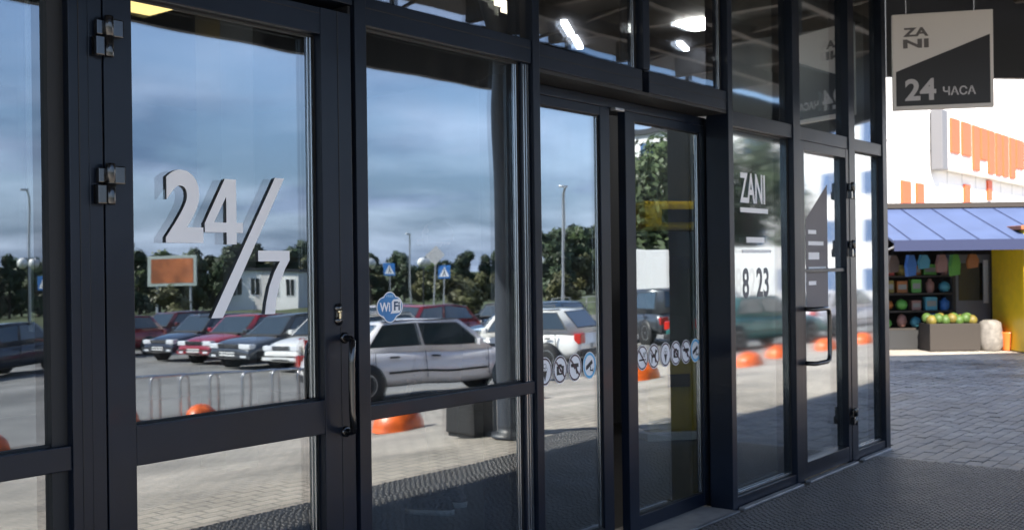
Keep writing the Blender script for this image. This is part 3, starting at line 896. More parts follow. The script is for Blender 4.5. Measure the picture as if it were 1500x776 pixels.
# ------------------------------------------------------------------ cars
def paint(name, c, metal=0.0):
    return mat(name, c, 0.28, metal=metal, coat=1.0)
def make_car(label, x, d, ang, pm, L=4.35, W=1.68, Hh=1.40, style='sedan', group='cars in the car park', strip=False):
    root = empty('parked_car', (x, -d, zt(-d)), R(ang))
    # follow the slope of the ground
    h = Vector((math.cos(R(ang)), math.sin(R(ang))))
    z1 = zt(-d + h.y * 1.3); z0 = zt(-d - h.y * 1.3)
    sd = Vector((-h.y, h.x)); a1 = zt(-d + sd.y * .7); a0 = zt(-d - sd.y * .7)
    fw = Vector((h.x * 2.6, h.y * 2.6, z1 - z0)).normalized(); sdv = Vector((sd.x * 1.4, sd.y * 1.4, a1 - a0)).normalized()
    up = fw.cross(sdv).normalized(); sdv = up.cross(fw)
    m = Matrix((fw, sdv, up)).transposed()
    root.rotation_euler = m.to_euler()
    root.location.z = (z0 + z1 + a0 + a1) / 4 - .005
    tag(root, label, 'car', group)
    hl = L / 2; hw = W / 2
    belt = .90 if Hh < 1.5 else 1.02
    # lower body: stations along the car (x, top height, half width, bottom height)
    if style == 'sedan':
        st = [(-hl, .62, .80, .42), (-hl + .05, .84, .90, .30), (-hl + .35, belt + .01, .96, .22), (-hl + .95, belt + .02, 1.0, .20), (-.4, belt, 1.0, .19), (.55, belt - .02, 1.0, .19), (hl - 1.12, belt - .03, .99, .20), (hl - .55, .80, .96, .22), (hl - .14, .70, .90, .24), (hl - .02, .60, .82, .28), (hl, .48, .78, .34)]
        gh = (-hl + .62, -hl + 1.15, .42, hl - 1.12)
    elif style == 'hatch':
        st = [(-hl, .60, .84, .40), (-hl + .05, belt - .04, .93, .30), (-hl + .25, belt + .02, .97, .22), (-.4, belt, 1.0, .19), (.45, belt - .01, 1.0, .19), (hl - 1.05, belt - .03, .99, .20), (hl - .5, .82, .96, .22), (hl - .12, .72, .90, .24), (hl - .02, .60, .82, .28), (hl, .48, .78, .34)]
        gh = (-hl + .06, -hl + .50, .40, hl - 1.02)
    else:
        st = [(-hl, .70, .86, .45), (-hl + .05, belt, .95, .35), (-hl + .3, belt + .02, .99, .28), (0, belt, 1.0, .26), (hl - 1.0, belt - .02, .99, .26), (hl - .4, belt - .10, .96, .28), (hl - .08, .82, .90, .32), (hl, .60, .82, .38)]
        gh = (-hl + .05, -hl + .28, .45, hl - .95)
    prof = [(0, 1.0, .018), (.62, 1.0, .006), (.86, 1.0, -.035), (.955, .80, 0), (1.0, .52, 0), (.985, .24, 0), (.90, 0.0, 0)]
    rings = []
    for (sx, zt_, wf_, zb) in st:
        hlf = [(wf_ * hw * a, zb + (zt_ - zb) * b + c) for a, b, c in prof]
        ring = hlf + [(-p, q) for p, q in reversed(hlf[1:])]
        rings.append([(sx, p, q) for p, q in ring])
    n_ = len(rings[0]); vs = [p for r in rings for p in r]
    body = MB()
    body.add(vs, [(i * n_ + k, i * n_ + (k + 1) % n_, (i + 1) * n_ + (k + 1) % n_, (i + 1) * n_ + k) for i in range(len(rings) - 1) for k in range(n_)], pm, True)
    body.add(vs, [tuple(range(n_)), tuple(range((len(rings) - 1) * n_, len(rings) * n_))], pm)
    bob = body.build('body', root)
    sb_ = bob.modifiers.new('round', 'SUBSURF'); sb_.levels = 1; sb_.render_levels = 1
    # greenhouse
    xr0, xr1, xf1, xf0 = gh
    wb, wr = hw * .93, hw * .70
    zb = belt - .06
    bm = bmesh.new()
    for (gx, gw, gz) in ((xr0, wb * .93, zb), (xf0, wb * .93, zb - .02), (xr1, wr, Hh - .03), (xf1, wr, Hh - .02), ((xr1 + xf1) / 2 - .05, wr * 1.02, Hh), ((xr0 + xf0) / 2, wb, zb)):
        for s in (-1, 1): bm.verts.new((gx, gw * s, gz))
    bmesh.ops.convex_hull(bm, input=bm.verts)
    bmesh.ops.dissolve_limit(bm, angle_limit=R(3), verts=bm.verts, edges=bm.edges)
    bmesh.ops.bevel(bm, geom=[e for e in bm.edges if all(v.co.z > Hh - .2 for v in e.verts)], offset=.07, segments=3, profile=.6, affect='EDGES')
    cab = MB(); cab.bm(bm, pm, True); cab = cab.build('cabin', root)
    def lerp(a, b, t): return tuple(a[i] + (b[i] - a[i]) * t for i in range(3))
    def quad(name, A, B, C, D, parent, m, off, u0, u1, v0, v1):
        """pane laid on the face A(bottom left) B(bottom right) C(top right) D(top left)"""
        pts = []
        for (uu, vv) in ((u0, v0), (u1, v0), (u1, v1), (u0, v1)):
            pts.append(Vector(lerp(lerp(A, B, uu), lerp(D, C, uu), vv)))
        nn = (pts[1] - pts[0]).cross(pts[3] - pts[0]).normalized()
        cen = sum(pts, Vector()) / 4
        if nn.dot(cen - Vector((0, 0, .9))) < 0: nn = -nn
        o = MB()
        fr = [p + nn * off for p in pts]; bk = [p - nn * .02 for p in pts]
        o.add(fr + bk, [(0, 1, 2, 3), (0, 4, 5, 1), (1, 5, 6, 2), (2, 6, 7, 3), (3, 7, 4, 0)], m)
        return o.build(name, parent)
    xm = (xr0 + xf0) / 2; xmr = (xr1 + xf1) / 2 - .05
    for s in (-1, 1):
        A = (xr0, wb * .93 * s, zb); B = (xm, wb * s, zb); C = (xmr, wr * 1.02 * s, Hh); D = (xr1, wr * s, Hh - .03)
        quad('side_window', A, B, C, D, root, M_CARGLASS, .012, .16, .95, .20, .84)
        A2 = (xf0, wb * .93 * s, zb - .02); D2 = (xf1, wr * s, Hh - .02)
        quad('side_window', B, A2, D2, C, root, M_CARGLASS, .012, .05, .84, .20, .84)
    quad('windscreen', (xf0, -wb * .93, zb - .02), (xf0, wb * .93, zb - .02), (xf1, wr, Hh - .02), (xf1, -wr, Hh - .02), root, M_CARGLASS, .008, .07, .93, .14, .90)
    quad('rear_window', (xr0, -wb * .93, zb), (xr0, wb * .93, zb), (xr1, wr, Hh - .03), (xr1, -wr, Hh - .03), root, M_CARGLASS, .008, .09, .91, .24, .88)
    for s in (-1, 1):
        A = (xr0, wb * .93 * s, zb); B = (xm, wb * s, zb); C_ = (xmr, wr * 1.02 * s, Hh); D = (xr1, wr * s, Hh - .03)
        quad('window_surround', A, B, C_, D, root, M_TRIM, .006, .13, .975, .165, .875)
        quad('window_surround', B, (xf0, wb * .93 * s, zb - .02), (xf1, wr * s, Hh - .02), C_, root, M_TRIM, .006, .025, .875, .165, .875)
    quad('screen_surround', (xf0, -wb * .93, zb - .02), (xf0, wb * .93, zb - .02), (xf1, wr, Hh - .02), (xf1, -wr, Hh - .02), root, M_TRIM, .004, .05, .95, .08, .93)
    quad('screen_surround', (xr0, -wb * .93, zb), (xr0, wb * .93, zb), (xr1, wr, Hh - .03), (xr1, -wr, Hh - .03), root, M_TRIM, .004, .07, .93, .20, .91)
    MB().box(xf0 + .0, xf0 + .10, -wb * .84, wb * .84, belt - .065, belt - .012, M_TRIM, .01).build('wiper_cowl', root)
    for s in (-1, 1):
        MB().box(hl + .012, hl + .034, s * hw * .50, s * hw * .72, .33, .39, M_LAMPGLASS, .008).build('fog_light', root)
        MB().tube([(xf1 - .02, s * (wr + .005), Hh - .025), (xr1 + .02, s * (wr + .005), Hh - .035)], .012, M_TRIM, 6).build('roof_gutter', root)
    MB().box(hl + .022, hl + .033, -hw * .42, hw * .42, .305, .345, M_GASKET, .006).build('lower_intake', root)
    # wheels
    rw = .30 if style != 'suv' else .36
    for wx in (-hl + .80, hl - .85):
        for s in (-1, 1):
            ar = MB(); ar.lathe([(rw + .065, -.02), (rw + .065, .006), (0, .006)], M_TRIM, 24, (wx, 0, rw), axis='y')
            a_ = ar.build('wheel_arch', root, loc=(0, s * (hw - .0), 0))
            if s < 0: a_.rotation_euler.z = 0; a_.scale = (1, -1, 1)
            wh = MB(); wh.lathe([(rw - .06, -.16), (rw - .01, -.15), (rw, -.12), (rw, -.01), (rw - .02, .012), (rw * .66, .014)], M_RUBBER, 24, (0, 0, 0), axis='y')
            w_ = wh.build('wheel', root, loc=(wx, s * (hw + .002), rw)); w_.scale = (1, s, 1)
            rm = MB(); rm.lathe([(rw * .67, .010), (rw * .60, .018), (rw * .52, .004), (rw * .2, .012), (0, .016)], M_RIM, 20, axis='y')
            for k in range(5):
                a = 2 * math.pi * k / 5
                rm.box(-.02, .02, .014, .020, .04, rw * .58, M_TRIM)
                for q in range(len(rm.v) - 8, len(rm.v)):
                    px, py, pz = rm.v[q]; rm.v[q] = (px * math.cos(a) - pz * math.sin(a), py, px * math.sin(a) + pz * math.cos(a))
            rm.build('rim', w_)
    # front
    for s in (-1, 1):
        MB().box(hl - .20, hl - .005, s * hw * .42, s * hw * .84, .55, .69, M_LAMPGLASS, .03).build('headlight', root)
        tl = MB(); tl.box(-hl + .0 - .004, -hl + .16, s * hw * .60, s * hw * .90, .62, .84, M_TAIL, .02); tl.build('tail_light', root)
        mr = MB(); mr.box(xf0 - .42, xf0 - .26, s * (hw + .02), s * (hw + .17), belt + .0, belt + .12, pm if not strip else pm, .03)
        mr.tube([(xf0 - .34, s * (hw - .06), belt + .01), (xf0 - .34, s * (hw + .06), belt + .04)], .02, M_TRIM, 8); mr.build('wing_mirror', root)
        for hx in (xm + .12, xr0 + .62):
            MB().box(hx, hx + .17, s * (hw - .012), s * (hw + .014), belt - .17, belt - .135, M_TRIM, .006).build('door_handle', root)
        sm = MB()
        for hx in (xm, xm - .95, xf0 - .15):
            sm.box(hx - .005, hx + .005, s * (hw - .02), s * (hw + .0022), .36, belt - .06, M_TRIM)
        sm.build('door_seam', root)
        bs = MB(); bs.box(-hl + 1.22, hl - 1.28, s * (hw - .02), s * (hw + .008), .46, .50 if strip else .485, M_TRIM, .004); bs.build('side_strip', root)
    gr = MB(); gr.box(hl - .10, hl + .012, -hw * .42, hw * .42, .575, .675, M_TRIM, .01)
    for k in range(5): gr.box(hl + .0125, hl + .016, -hw * .40, hw * .40, .585 + .018 * k, .590 + .018 * k, M_STEEL)
    gr.build('grille', root)
    fbm = MB(); fbm.box(hl - .16, hl + .03, -hw * .86, hw * .86, .30, .42, pm, .03); fbm.box(hl + .0, hl + .037, -hw * .84, hw * .84, .40, .435, M_TRIM, .006); fbm.build('front_bumper', root)
    MB().box(-hl - .03, -hl + .16, -hw * .90, hw * .90, .36, .50, M_TRIM, .03).build('rear_bumper', root)
    MB().box(hl + .031, hl + .036, -.26, .26, .36, .465, M_PLATE).build('number_plate', root)
    MB().box(-hl - .036, -hl - .031, -.26, .26, .52, .62, M_PLATE).build('number_plate', root)
    return root
P_SILVER = paint('silver_paint', (.74, .72, .74), .05); P_WHITE = paint('white_paint', (.80, .79, .75)); P_RED = paint('red_paint', (.30, .012, .025))
P_NAVY = paint('navy_paint', (.012, .018, .035)); P_GREY = paint('dark_grey_paint', (.055, .062, .07), .3); P_BLACK = paint('black_paint', (.010, .010, .012)); P_TEAL = paint('teal_paint', (.03, .14, .13), .2)
P_MAROON = paint('maroon_paint', (.10, .014, .020)); P_BLUE = paint('steel_blue_paint', (.05, .09, .15), .3)
make_car('white saloon at the near end of the parked row mirrored in the door', 19.9, 18.2, 176, P_WHITE, style='hatch')
make_car('dark grey saloon parked between the white and the red car in the row', 20.2, 20.5, 176, P_GREY, L=4.5)
make_car('red car with clear headlights in the middle of the mirrored row', 20.8, 22.9, 176, P_RED)
make_car('navy saloon next to the red car in the mirrored row', 21.2, 25.3, 175, P_NAVY)
make_car('maroon hatchback at the far end of the mirrored row', 24.6, 32.2, 176, P_MAROON, style='hatch', L=4.0)
make_car('dark navy saloon mirrored low in the leftmost window', 14.5, 26.0, 160, P_NAVY, L=4.4)
make_car('bright red hatchback nose mirrored at the right of the leftmost window', 19.95, 29.5, 176, P_RED, style='hatch', L=3.9)
make_car('silver saloon with a black side strip mirrored in the wide window', 14.75, 10.45, 28, P_SILVER, L=4.35, strip=True)
make_car('cream white saloon mirrored just behind the silver one', 19.7, 16.2, 35, paint('cream_paint', (.70, .66, .56)), L=4.3)
make_car('white boxy hatchback mirrored beside the round stickers', 19.75, 11.9, -100, P_WHITE, style='hatch', L=3.95)
make_car('black car mirrored far behind the cream saloon', 31.0, 21.5, -95, P_BLACK, L=4.2)
make_car('steel blue estate mirrored behind the white boxy hatchback', 26.0, 16.6, -95, P_BLUE, style='hatch', L=4.5, Hh=1.46)
make_car('dark off-roader mirrored in front of the white lorry', 30.0, 14.6, -60, P_GREY, style='suv', L=4.5, W=1.8, Hh=1.72)
make_car('teal saloon mirrored in the filmed window by the opening hours', 27.6, 10.1, 20, P_TEAL)
make_car('light silver saloon mirrored in the far glass door', 33.4, 9.9, 15, P_SILVER)
make_car('red estate in the second row behind the cream saloon', 26.5, 21.5, 178, P_RED, style='hatch')
make_car('pale hatchback in the second row behind the red estate', 27.3, 24.4, 178, P_SILVER, style='hatch')
make_car('dark blue saloon far down the second row', 28.0, 27.2, 178, P_NAVY)

def make_truck(label, x, d, ang, box_m, L=6.0):
    t = empty('delivery_lorry', (x, -d, zt(-d)), R(ang)); tag(t, label, 'lorry', 'lorries in the car park')
    MB().box(-L / 2, L / 2 - 1.7, -1.05, 1.05, .95, 3.15, box_m, .03).build('cargo_box', t)
    MB().box(-L / 2, L / 2 - .3, -.45, .45, .55, .93, M_TRIM).build('chassis', t)
    c = MB(); c.prism([(L / 2 - 1.6, .5), (L / 2, .5), (L / 2, 1.25), (L / 2 - .35, 2.2), (L / 2 - 1.6, 2.3)], -.98, .98, P_WHITE, 'y'); c = c.build('cab', t)
    MB().prism([(L / 2 + .004, 1.30), (L / 2 - .30, 2.12), (L / 2 - .34, 2.10), (L / 2 - .04, 1.28)], -.88, .88, M_CARGLASS, 'y').build('windscreen', t)
    for s in (-1, 1): MB().box(L / 2 - 1.3, L / 2 - .45, s * .975, s * .990, 1.35, 2.0, M_CARGLASS).build('side_window', t)
    for wx in (-L / 2 + 1.1, L / 2 - .85):
        for s in (-1, 1):
            w = MB(); w.lathe([(.30, -.22), (.40, -.20), (.40, 0), (.36, .02), (.22, .02), (0, -.02)], M_RUBBER, 20, axis='y'); w = w.build('wheel', t, loc=(wx, s * .98, .40)); w.scale = (1, s, 1)
    return t
make_truck('white box lorry mirrored above the dark off-roader', 39.5, 19.6, -22, P_WHITE)
make_truck('white box lorry mirrored behind the opening hours lettering', 42.5, 16.9, -18, P_WHITE)

# ------------------------------------------------------------------ bollards, cycle racks
def bollard(label, x, d, r=.25):
    mb = MB()
    mb.lathe([(r * 1.02, 0), (r * 1.02, .02), (r, .03)] + [(r * math.cos(a), .03 + r * .92 * math.sin(a)) for a in [R(8 * k) for k in range(1, 11)]] + [(0.0, .03 + r * .92)], M_ORANGE, 28)
    return tag(mb.build('dome_bollard', loc=(x, -d, zt(-d) - .01)), label, 'bollard', 'orange dome bollards along the pavement edge')
for lb, x, d in (('orange dome bollard mirrored under the silver saloon in the wide window', 9.0, 5.6),
                 ('orange dome bollard mirrored under the ice cream pictogram', 12.0, 5.75),
                 ('small orange dome bollard mirrored under the security camera pictogram', 13.9, 5.5),
                 ('wide orange dome bollard mirrored under the no dogs pictogram', 15.3, 5.9),
                 ('orange dome bollard mirrored by the teal saloon', 18.0, 5.6), ('orange dome bollard mirrored between teal saloon and far door', 20.6, 6.2),
                 ('orange dome bollard mirrored below the D handle', 22.8, 6.1), ('orange dome bollard mirrored in the last narrow window', 25.0, 6.1),
                 ('orange dome bollard mirrored behind the cycle racks', 10.5, 11.3), ('second orange dome bollard mirrored behind the cycle racks', 9.9, 12.6),
                 ('dull orange dome bollard mirrored in the corner of the leftmost window', 7.0, 11.0)):
    bollard(lb, x, d, .30 if 'wide' in lb else .26)
for i in range(8):
    t = i / 7.0
    x = 9.9 + 2.9 * t; d = 12.1 - 1.55 * t
    rk = MB()
    dx, dy = .34 * math.cos(R(8)), .34 * math.sin(R(8))
    pts = [(-dx, -dy, 0), (-dx, -dy, .60), (-dx * .96, -dy * .96, .66), (-dx * .8, -dy * .8, .70), (dx * .8, dy * .8, .70), (dx * .96, dy * .96, .66), (dx, dy, .60), (dx, dy, 0)]
    rk.tube(pts, .022, M_STEEL, 10)
    tag(rk.build('cycle_rack', loc=(x, -d, zt(-d) - .02)), 'steel hoop of the cycle rack row mirrored low in the glass door', 'cycle rack', 'steel cycle rack hoops in a row')

# ------------------------------------------------------------------ lamps and road signs
M_GLOBE = mat('opal_globe', (.72, .72, .70), .35)
def globe_lamp(label, x, d, h):
    p = empty('globe_lamp', (x, -d, zt(-d))); tag(p, label, 'street lamp', 'globe lamps along the path')
    MB().tube([(0, 0, 0), (0, 0, h)], .05, M_FASCIA, 10, .035).build('pole', p)
    a = MB()
    a.tube([(-.55, .35, h), (.55, -.35, h)], .025, M_FASCIA, 8)
    a.build('cross_arm', p)
    for s in (-1, 1):
        g = MB(); g.lathe([(0.001, -.30)] + [(.30 * math.sin(R(k * 15)), -.30 * math.cos(R(k * 15))) for k in range(1, 12)] + [(0.001, .30)], M_GLOBE, 20, (s * .55, -s * .35, h - .28)); g.build('globe', p)
    return p
globe_lamp('white globe lamp mirrored against the dark trees of the leftmost window', 31.0, 54.8, 4.2)
globe_lamp('white globe lamp mirrored at the left edge of the wide window', 49.5, 47.3, 3.9)
globe_lamp('white globe lamp mirrored near the Wi-Fi sticker', 52.5, 45.0, 3.9)
globe_lamp('white globe lamp mirrored beside the tall street light', 56.4, 38.4, 3.7)
M_SIGNBLUE = mat('road_sign_blue', (.03, .16, .45), .4); M_SIGNYEL = mat('road_sign_yellow', (.85, .55, .03), .4)
def crossing(label, x, d, zc, size=.75):
    g = zt(-d)
    p = empty('crossing_sign', (x, -d, g), R(242)); tag(p, label, 'road sign', 'blue pedestrian crossing signs')
    MB().tube([(0, .04, 0), (0, .04, zc - g + size * .6)], .035, M_GALV, 8).build('pole', p)
    f = MB(); s = size / 2; c = zc - g
    f.box(-s, s, -.012, .0, c - s, c + s, M_SIGNBLUE, .004)
    f.poly([(-s * .82, c - s * .72), (s * .82, c - s * .72), (0, c + s * .80)], -.016, M_WHITE)
    f.poly([(-s * .10, c + s * .25), (s * .10, c + s * .25), (s * .12, c - s * .12), (s * .34, c - s * .62), (s * .20, c - s * .66), (0, c - s * .22), (-s * .22, c - s * .66), (-s * .36, c - s * .60), (-s * .14, c - s * .10)], -.019, M_PRINT)
    f.disc(0, c + s * .40, s * .10, s * .10, -.019, M_PRINT, 12)
    f.build('sign_plate', p)
    return p
crossing('blue crossing sign mirrored low right in the leftmost window', 28.9, 49.3, .88)
crossing('blue crossing sign mirrored right of the diamond sign in the wide window', 41.3, 33.4, 1.24, .68)
crossing('blue crossing sign mirrored at the far left of the wide window', 48.5, 44.6, 1.45, .8)
dm = empty('priority_sign', (41.0, -33.8, zt(-33.8)), R(242)); tag(dm, 'diamond shaped road sign mirrored above the cars in the wide window', 'road sign')
MB().tube([(0, .04, 0), (0, .04, 3.9)], .04, M_GALV, 8).build('pole', dm)
dz_ = MB(); dz_.prism([(0, 3.05), (.5, 3.55), (0, 4.05), (-.5, 3.55)], -.012, 0, mat('sign_grey_back', (.45, .45, .45), .5)); dz_.build('sign_plate', dm)
def street_light(label, x, d, h):
    p = empty('street_light', (x, -d, zt(-d))); tag(p, label, 'street lamp', 'tall street lights')
    MB().tube([(0, 0, 0), (0, 0, h * .5), (0, 0, h * .86), (-.1, .1, h * .95), (-.5, .5, h)], .09, M_GALV, 10, .05).build('pole', p)
    MB().box(-.95, -.45, .42, .62, h - .06, h + .06, M_GALV, .03).build('lamp_head', p)
    return p
street_light('tall curved street light mirrored beside the round stickers', 48.9, 31.2, 7.2)
street_light('tall street light mirrored left of the diamond sign', 66.0, 59.0, 6.4)
street_light('thin street light mirrored in the leftmost window', 36.0, 64.0, 9.0)
# roadside railing on the far bank
rl = empty('roadside_railing', (60, -40, zt(-40))); tag(rl, 'low metal railing mirrored along the grass behind the cars', 'railing')
for k in range(30):
    bx('railing_post', rl, k * 2.0, k * 2.0 + .08, -.04, .04, 0, .9, m=M_GALV)
for z in (.85, .45):
    bx('railing_bar', rl, 0, 58.2, -.03, .03, z, z + .06, m=M_GALV)
# billboard and pale buildings far beyond
bb = empty('billboard', (65.7, -91.5, zt(-91.5)), R(-115)); tag(bb, 'orange billboard in a pale frame mirrored left of the seven', 'billboard')
for s in (-2, 2): MB().box(s - .1, s + .1, .1, .3, 0, 4.0, M_GALV).build('leg', bb)
MB().box(-2.9, 2.9, -.05, .09, 2.9, 5.9, mat('billboard_frame', (.40, .45, .42), .5), .03).build('frame', bb)
bm2 = mat('billboard_print', (.40, .12, .04), .5, var=.5, vscale=.5)
MB().box(-2.5, 2.5, -.07, -.052, 3.2, 5.6, bm2).build('poster', bb)
def house(name, label, x, d, ang, w, dep, h, m, floors, cols, win_m, z0=None, group=None, roof=True):
    r = empty(name, (x, -d, zt(-d) if z0 is None else z0), R(ang)); tag(r, label, 'building', group)
    MB().box(-w / 2, w / 2, 0, dep, -1, h, m).build('wall', r)
    if roof: MB().box(-w / 2 - .25, w / 2 + .25, -.25, dep + .25, h + .002, h + .35, M_FASCIA).build('roof', r)
    fh = h / floors
    for i in range(floors):
        for j in range(cols):
            cx = -w / 2 + (j + .5) * w / cols; z = i * fh + fh * .32; ww = w / cols * .52; wh = fh * .46
            f = MB()
            for a in ((-ww / 2 - .07, -ww / 2, z - .07, z + wh + .07), (ww / 2, ww / 2 + .07, z - .07, z + wh + .07), (-ww / 2, ww / 2, z - .07, z), (-ww / 2, ww / 2, z + wh, z + wh + .07), (-.03, .03, z, z + wh)):
                f.box(cx + a[0], cx + a[1], -.05, .01, a[2], a[3], M_WHITE)
            f = f.build('window', r)
            MB().box(cx - ww / 2, cx + ww / 2, -.02, -.004, z, z + wh, win_m).build('pane', f)
    return r
M_BLUEWIN = mat('blue_window', (.05, .13, .30), .12, spec=.8)
house('white_pavilion', 'low white building mirrored in the trees beside the seven', 84.2, 100.3, -115, 9, 6, 4.2, M_RENDER, 1, 4, M_DARKGLASS, z0=zt(-100) + .3)
house('office_block', 'white office block with blue windows mirrored in the far glass door', 64.0, 21.0, -90, 30, 12, 11.5, M_RENDER, 4, 12, M_BLUEWIN)

# ------------------------------------------------------------------ trees
def make_tree(h, r, n, seed, leafm, lsize, trunk_h=.12, lobes=9):
    rnd = random.Random(seed)
    root = empty('tree')
    tk = MB()
    tk.tube([(0, 0, -.3), (.03, .02, h * .25), (-.05, .04, h * .55), (.04, 0, h * .88)], h * .028, M_TRUNK, 8, h * .006)
    cs = []
    for k in range(lobes):
        a = rnd.uniform(0, 2 * math.pi); zz = h * (trunk_h + (1 - trunk_h) * (k + .6) / lobes * .95)
        prof = math.sin(math.pi * min(1, ((zz / h - trunk_h) / (1 - trunk_h)) * .85 + .15)) ** .7
        rr = r * prof * rnd.uniform(.25, .75)
        c = Vector((rr * math.cos(a), rr * math.sin(a), zz)); cs.append((c, r * rnd.uniform(.30, .52)))
        tk.tube([(0, 0, max(.2, zz - r * .6)), (c.x * .5, c.y * .5, zz - r * .25), tuple(c)], h * .010, M_TRUNK, 5, h * .003)
    tk.build('trunk', root)
    cr_ = MB(); vs = []; fs = []
    for i in range(n):
        c, q = cs[rnd.randrange(len(cs))]
        dv = Vector((rnd.gauss(0, 1), rnd.gauss(0, 1), rnd.gauss(0, .85)))
        dv = dv.normalized() * q * (rnd.random() ** .38) * rnd.uniform(.8, 1.25)
        p = c + dv
        nv = (dv.normalized() + Vector((rnd.uniform(-.8, .8), rnd.uniform(-.8, .8), rnd.uniform(-.3, .9)))).normalized()
        t1 = nv.orthogonal().normalized(); t2 = nv.cross(t1); a = rnd.uniform(0, 6.28)
        e1 = (t1 * math.cos(a) + t2 * math.sin(a)); e2 = nv.cross(e1)
        s = lsize * rnd.uniform(.6, 1.4); k = len(vs)
        vs += [p - e1 * s, p + e2 * s * .45, p + e1 * s, p - e2 * s * .45]; fs.append((k, k + 1, k + 2, k + 3))
    cr_.add(vs, fs, leafm); cr_.build('crown', root, fix=False)
    return root
protos = [make_tree(8.5, 3.0, 3600, 1, M_LEAF, .34), make_tree(7.5, 3.2, 3600, 2, M_LEAF2, .34), make_tree(9.5, 2.6, 3600, 3, M_LEAF, .34), make_tree(6.0, 2.8, 3200, 4, M_LEAF3, .30)]
used = set()
def mirror_px(x, d):
    dv = -d - 3.056
    return 750 + 1600 * (U.x * x + NN.x * dv) / (U.y * x + NN.y * dv)
def put_tree(k, x, d, s, label, group, rz):
    px = mirror_px(x, d)
    if not -60 < px < 1310: return None
    where = 'leftmost window' if px < 110 else 'hinged door' if px < 495 else 'wide window' if px < 775 else 'sliding doors' if px < 1060 else 'far right windows'
    label += ' of the ' + where
    if k in used: o = copy_tree(protos[k])
    else: o = protos[k]; used.add(k)
    o.location = (x, -d, zt(-d)); o.scale = (s, s, s * random.uniform(.92, 1.08)); o.rotation_euler.z = rz
    return tag(o, label, 'tree', group)
KIND = ['broad dark green tree in the mirrored tree line', 'bushy mid green tree in the mirrored tree line', 'tall narrow dark tree in the mirrored tree line', 'low olive tree in the mirrored tree line']
GRP = ['broad dark trees beyond the car park', 'bushy green trees beyond the car park', 'tall dark trees beyond the car park', 'olive trees beyond the car park']
rnd = random.Random(11)
# the line runs from beside the leftmost mirrored view round to the right
for rowi, (off, sc) in enumerate(((0, 1.0), (9, 1.12))):
    t = 0.0
    a = Vector((-30, 150)); b = Vector((165, 74))
    ln = (b - a).length; run = 0
    while run < ln:
        p = a + (b - a) * (run / ln)
        k = rnd.choice((0, 0, 1, 2, 2, 3)) if run > ln * .45 else rnd.choice((0, 2, 2, 0, 1))
        s = sc * rnd.uniform(.80, 1.05) * (.86 if mirror_px(p.x, p.y + off) < 480 else .64 if mirror_px(p.x, p.y + off) < 765 else 1.08)
        put_tree(k, p.x + rnd.uniform(-1, 1), p.y + off + rnd.uniform(-2, 2), s, KIND[k], GRP[k], rnd.uniform(0, 6.28))
        run += rnd.uniform(2.2, 3.4)
for (x, d, sc_, lb) in ((50.5, 41.0, .42, 'yellow green shrub mirrored right of the crossing sign in the wide window'), (55.0, 43.5, .36, 'small olive shrub mirrored near the dark post in the wide window'), (46.0, 46.5, .34, 'low olive shrub mirrored behind the Wi-Fi sticker'),
                      (62.0, 40.5, .40, 'olive shrub mirrored behind the white boxy hatchback'), (38.0, 52.0, .38, 'olive shrub mirrored at the right edge of the hinged door'), (30.5, 60.0, .36, 'olive shrub mirrored low in the leftmost window')):
    o = copy_tree(protos[3]); o.location = (x, -d, zt(-d)); o.scale = (sc_ * 1.3, sc_ * 1.3, sc_); o.rotation_euler.z = x; tag(o, lb, 'shrub', 'olive shrubs on the far grass')
big = make_tree(8.5, 3.4, 9000, 21, M_LEAF2, .20, .28, 14)
big.location = (47.5, -24.5, zt(-24.5)); tag(big, 'leafy tree mirrored above the white lorry in the sliding door', 'tree')
big2 = make_tree(10.0, 4.2, 9000, 22, M_LEAF, .22, .22, 14)
big2.location = (50.5, -21.3, zt(-21.3)); big2.scale = (.72, .72, .85); tag(big2, 'round dark tree mirrored behind the opening hours lettering', 'tree')

# ------------------------------------------------------------------ the street seen past the end of the shop front
def C(X, Y):                 # metres right of and ahead of the photographer -> site
    return (U.x * X + U.y * Y, -(NN.x * X + NN.y * Y + 3.056))
bgw = empty('white_market_hall', (24, 6.0, 0)); tag(bgw, 'white market hall wall with an orange fascia sign behind the stall', 'building')
MB().box(0, 40, 0, 14, 0, 11, M_RENDER).build('wall', bgw)
M_JOINT = mat('joint_grey', (.42, .42, .43), .7)
for i in range(28): MB().box(i * 1.4 + .1, i * 1.4 + .125, -.006, -.001, .1, 10.9, M_JOINT).build('panel_joint', bgw)
for z in (2.6, 4.4, 6.2, 8.0, 9.6): MB().box(.1, 39.9, -.009, -.0065, z, z + .03, M_JOINT).build('panel_joint', bgw)
M_ORSIGN = mat('orange_sign_panel', (.62, .085, .02), .5)
fs_ = empty('fascia_sign', (0, 0, 0), parent=bgw)
def onwall(x, y): 
    k = (x - 750) / 1600; d = -6.0
    Y = (d - 3.056) / (NN.x * k + NN.y); X = k * Y
    s = U.x * X + U.y * Y
    return s - 24, 1.5 + (388 - (x - 750) * .0133 - y) * Y / 1600
a0, zt0 = onwall(1372, 165); a1, zt1 = onwall(1490, 196); _, zb0 = onwall(1372, 246); 
MB().box(a0, a1 + 1, -.30, -.05, zb0, zt0, mat('sign_white', (.80, .78, .74), .5), .03).build('sign_box', fs_)
MB().box(a0 - .5, a0 - .01, -.34, -.04, zb0 - .05, zt0 + .05, mat('sign_grey_end', (.12, .12, .13), .5), .02).build('sign_end', fs_)
rnd = random.Random(5); xx = a0 + .25
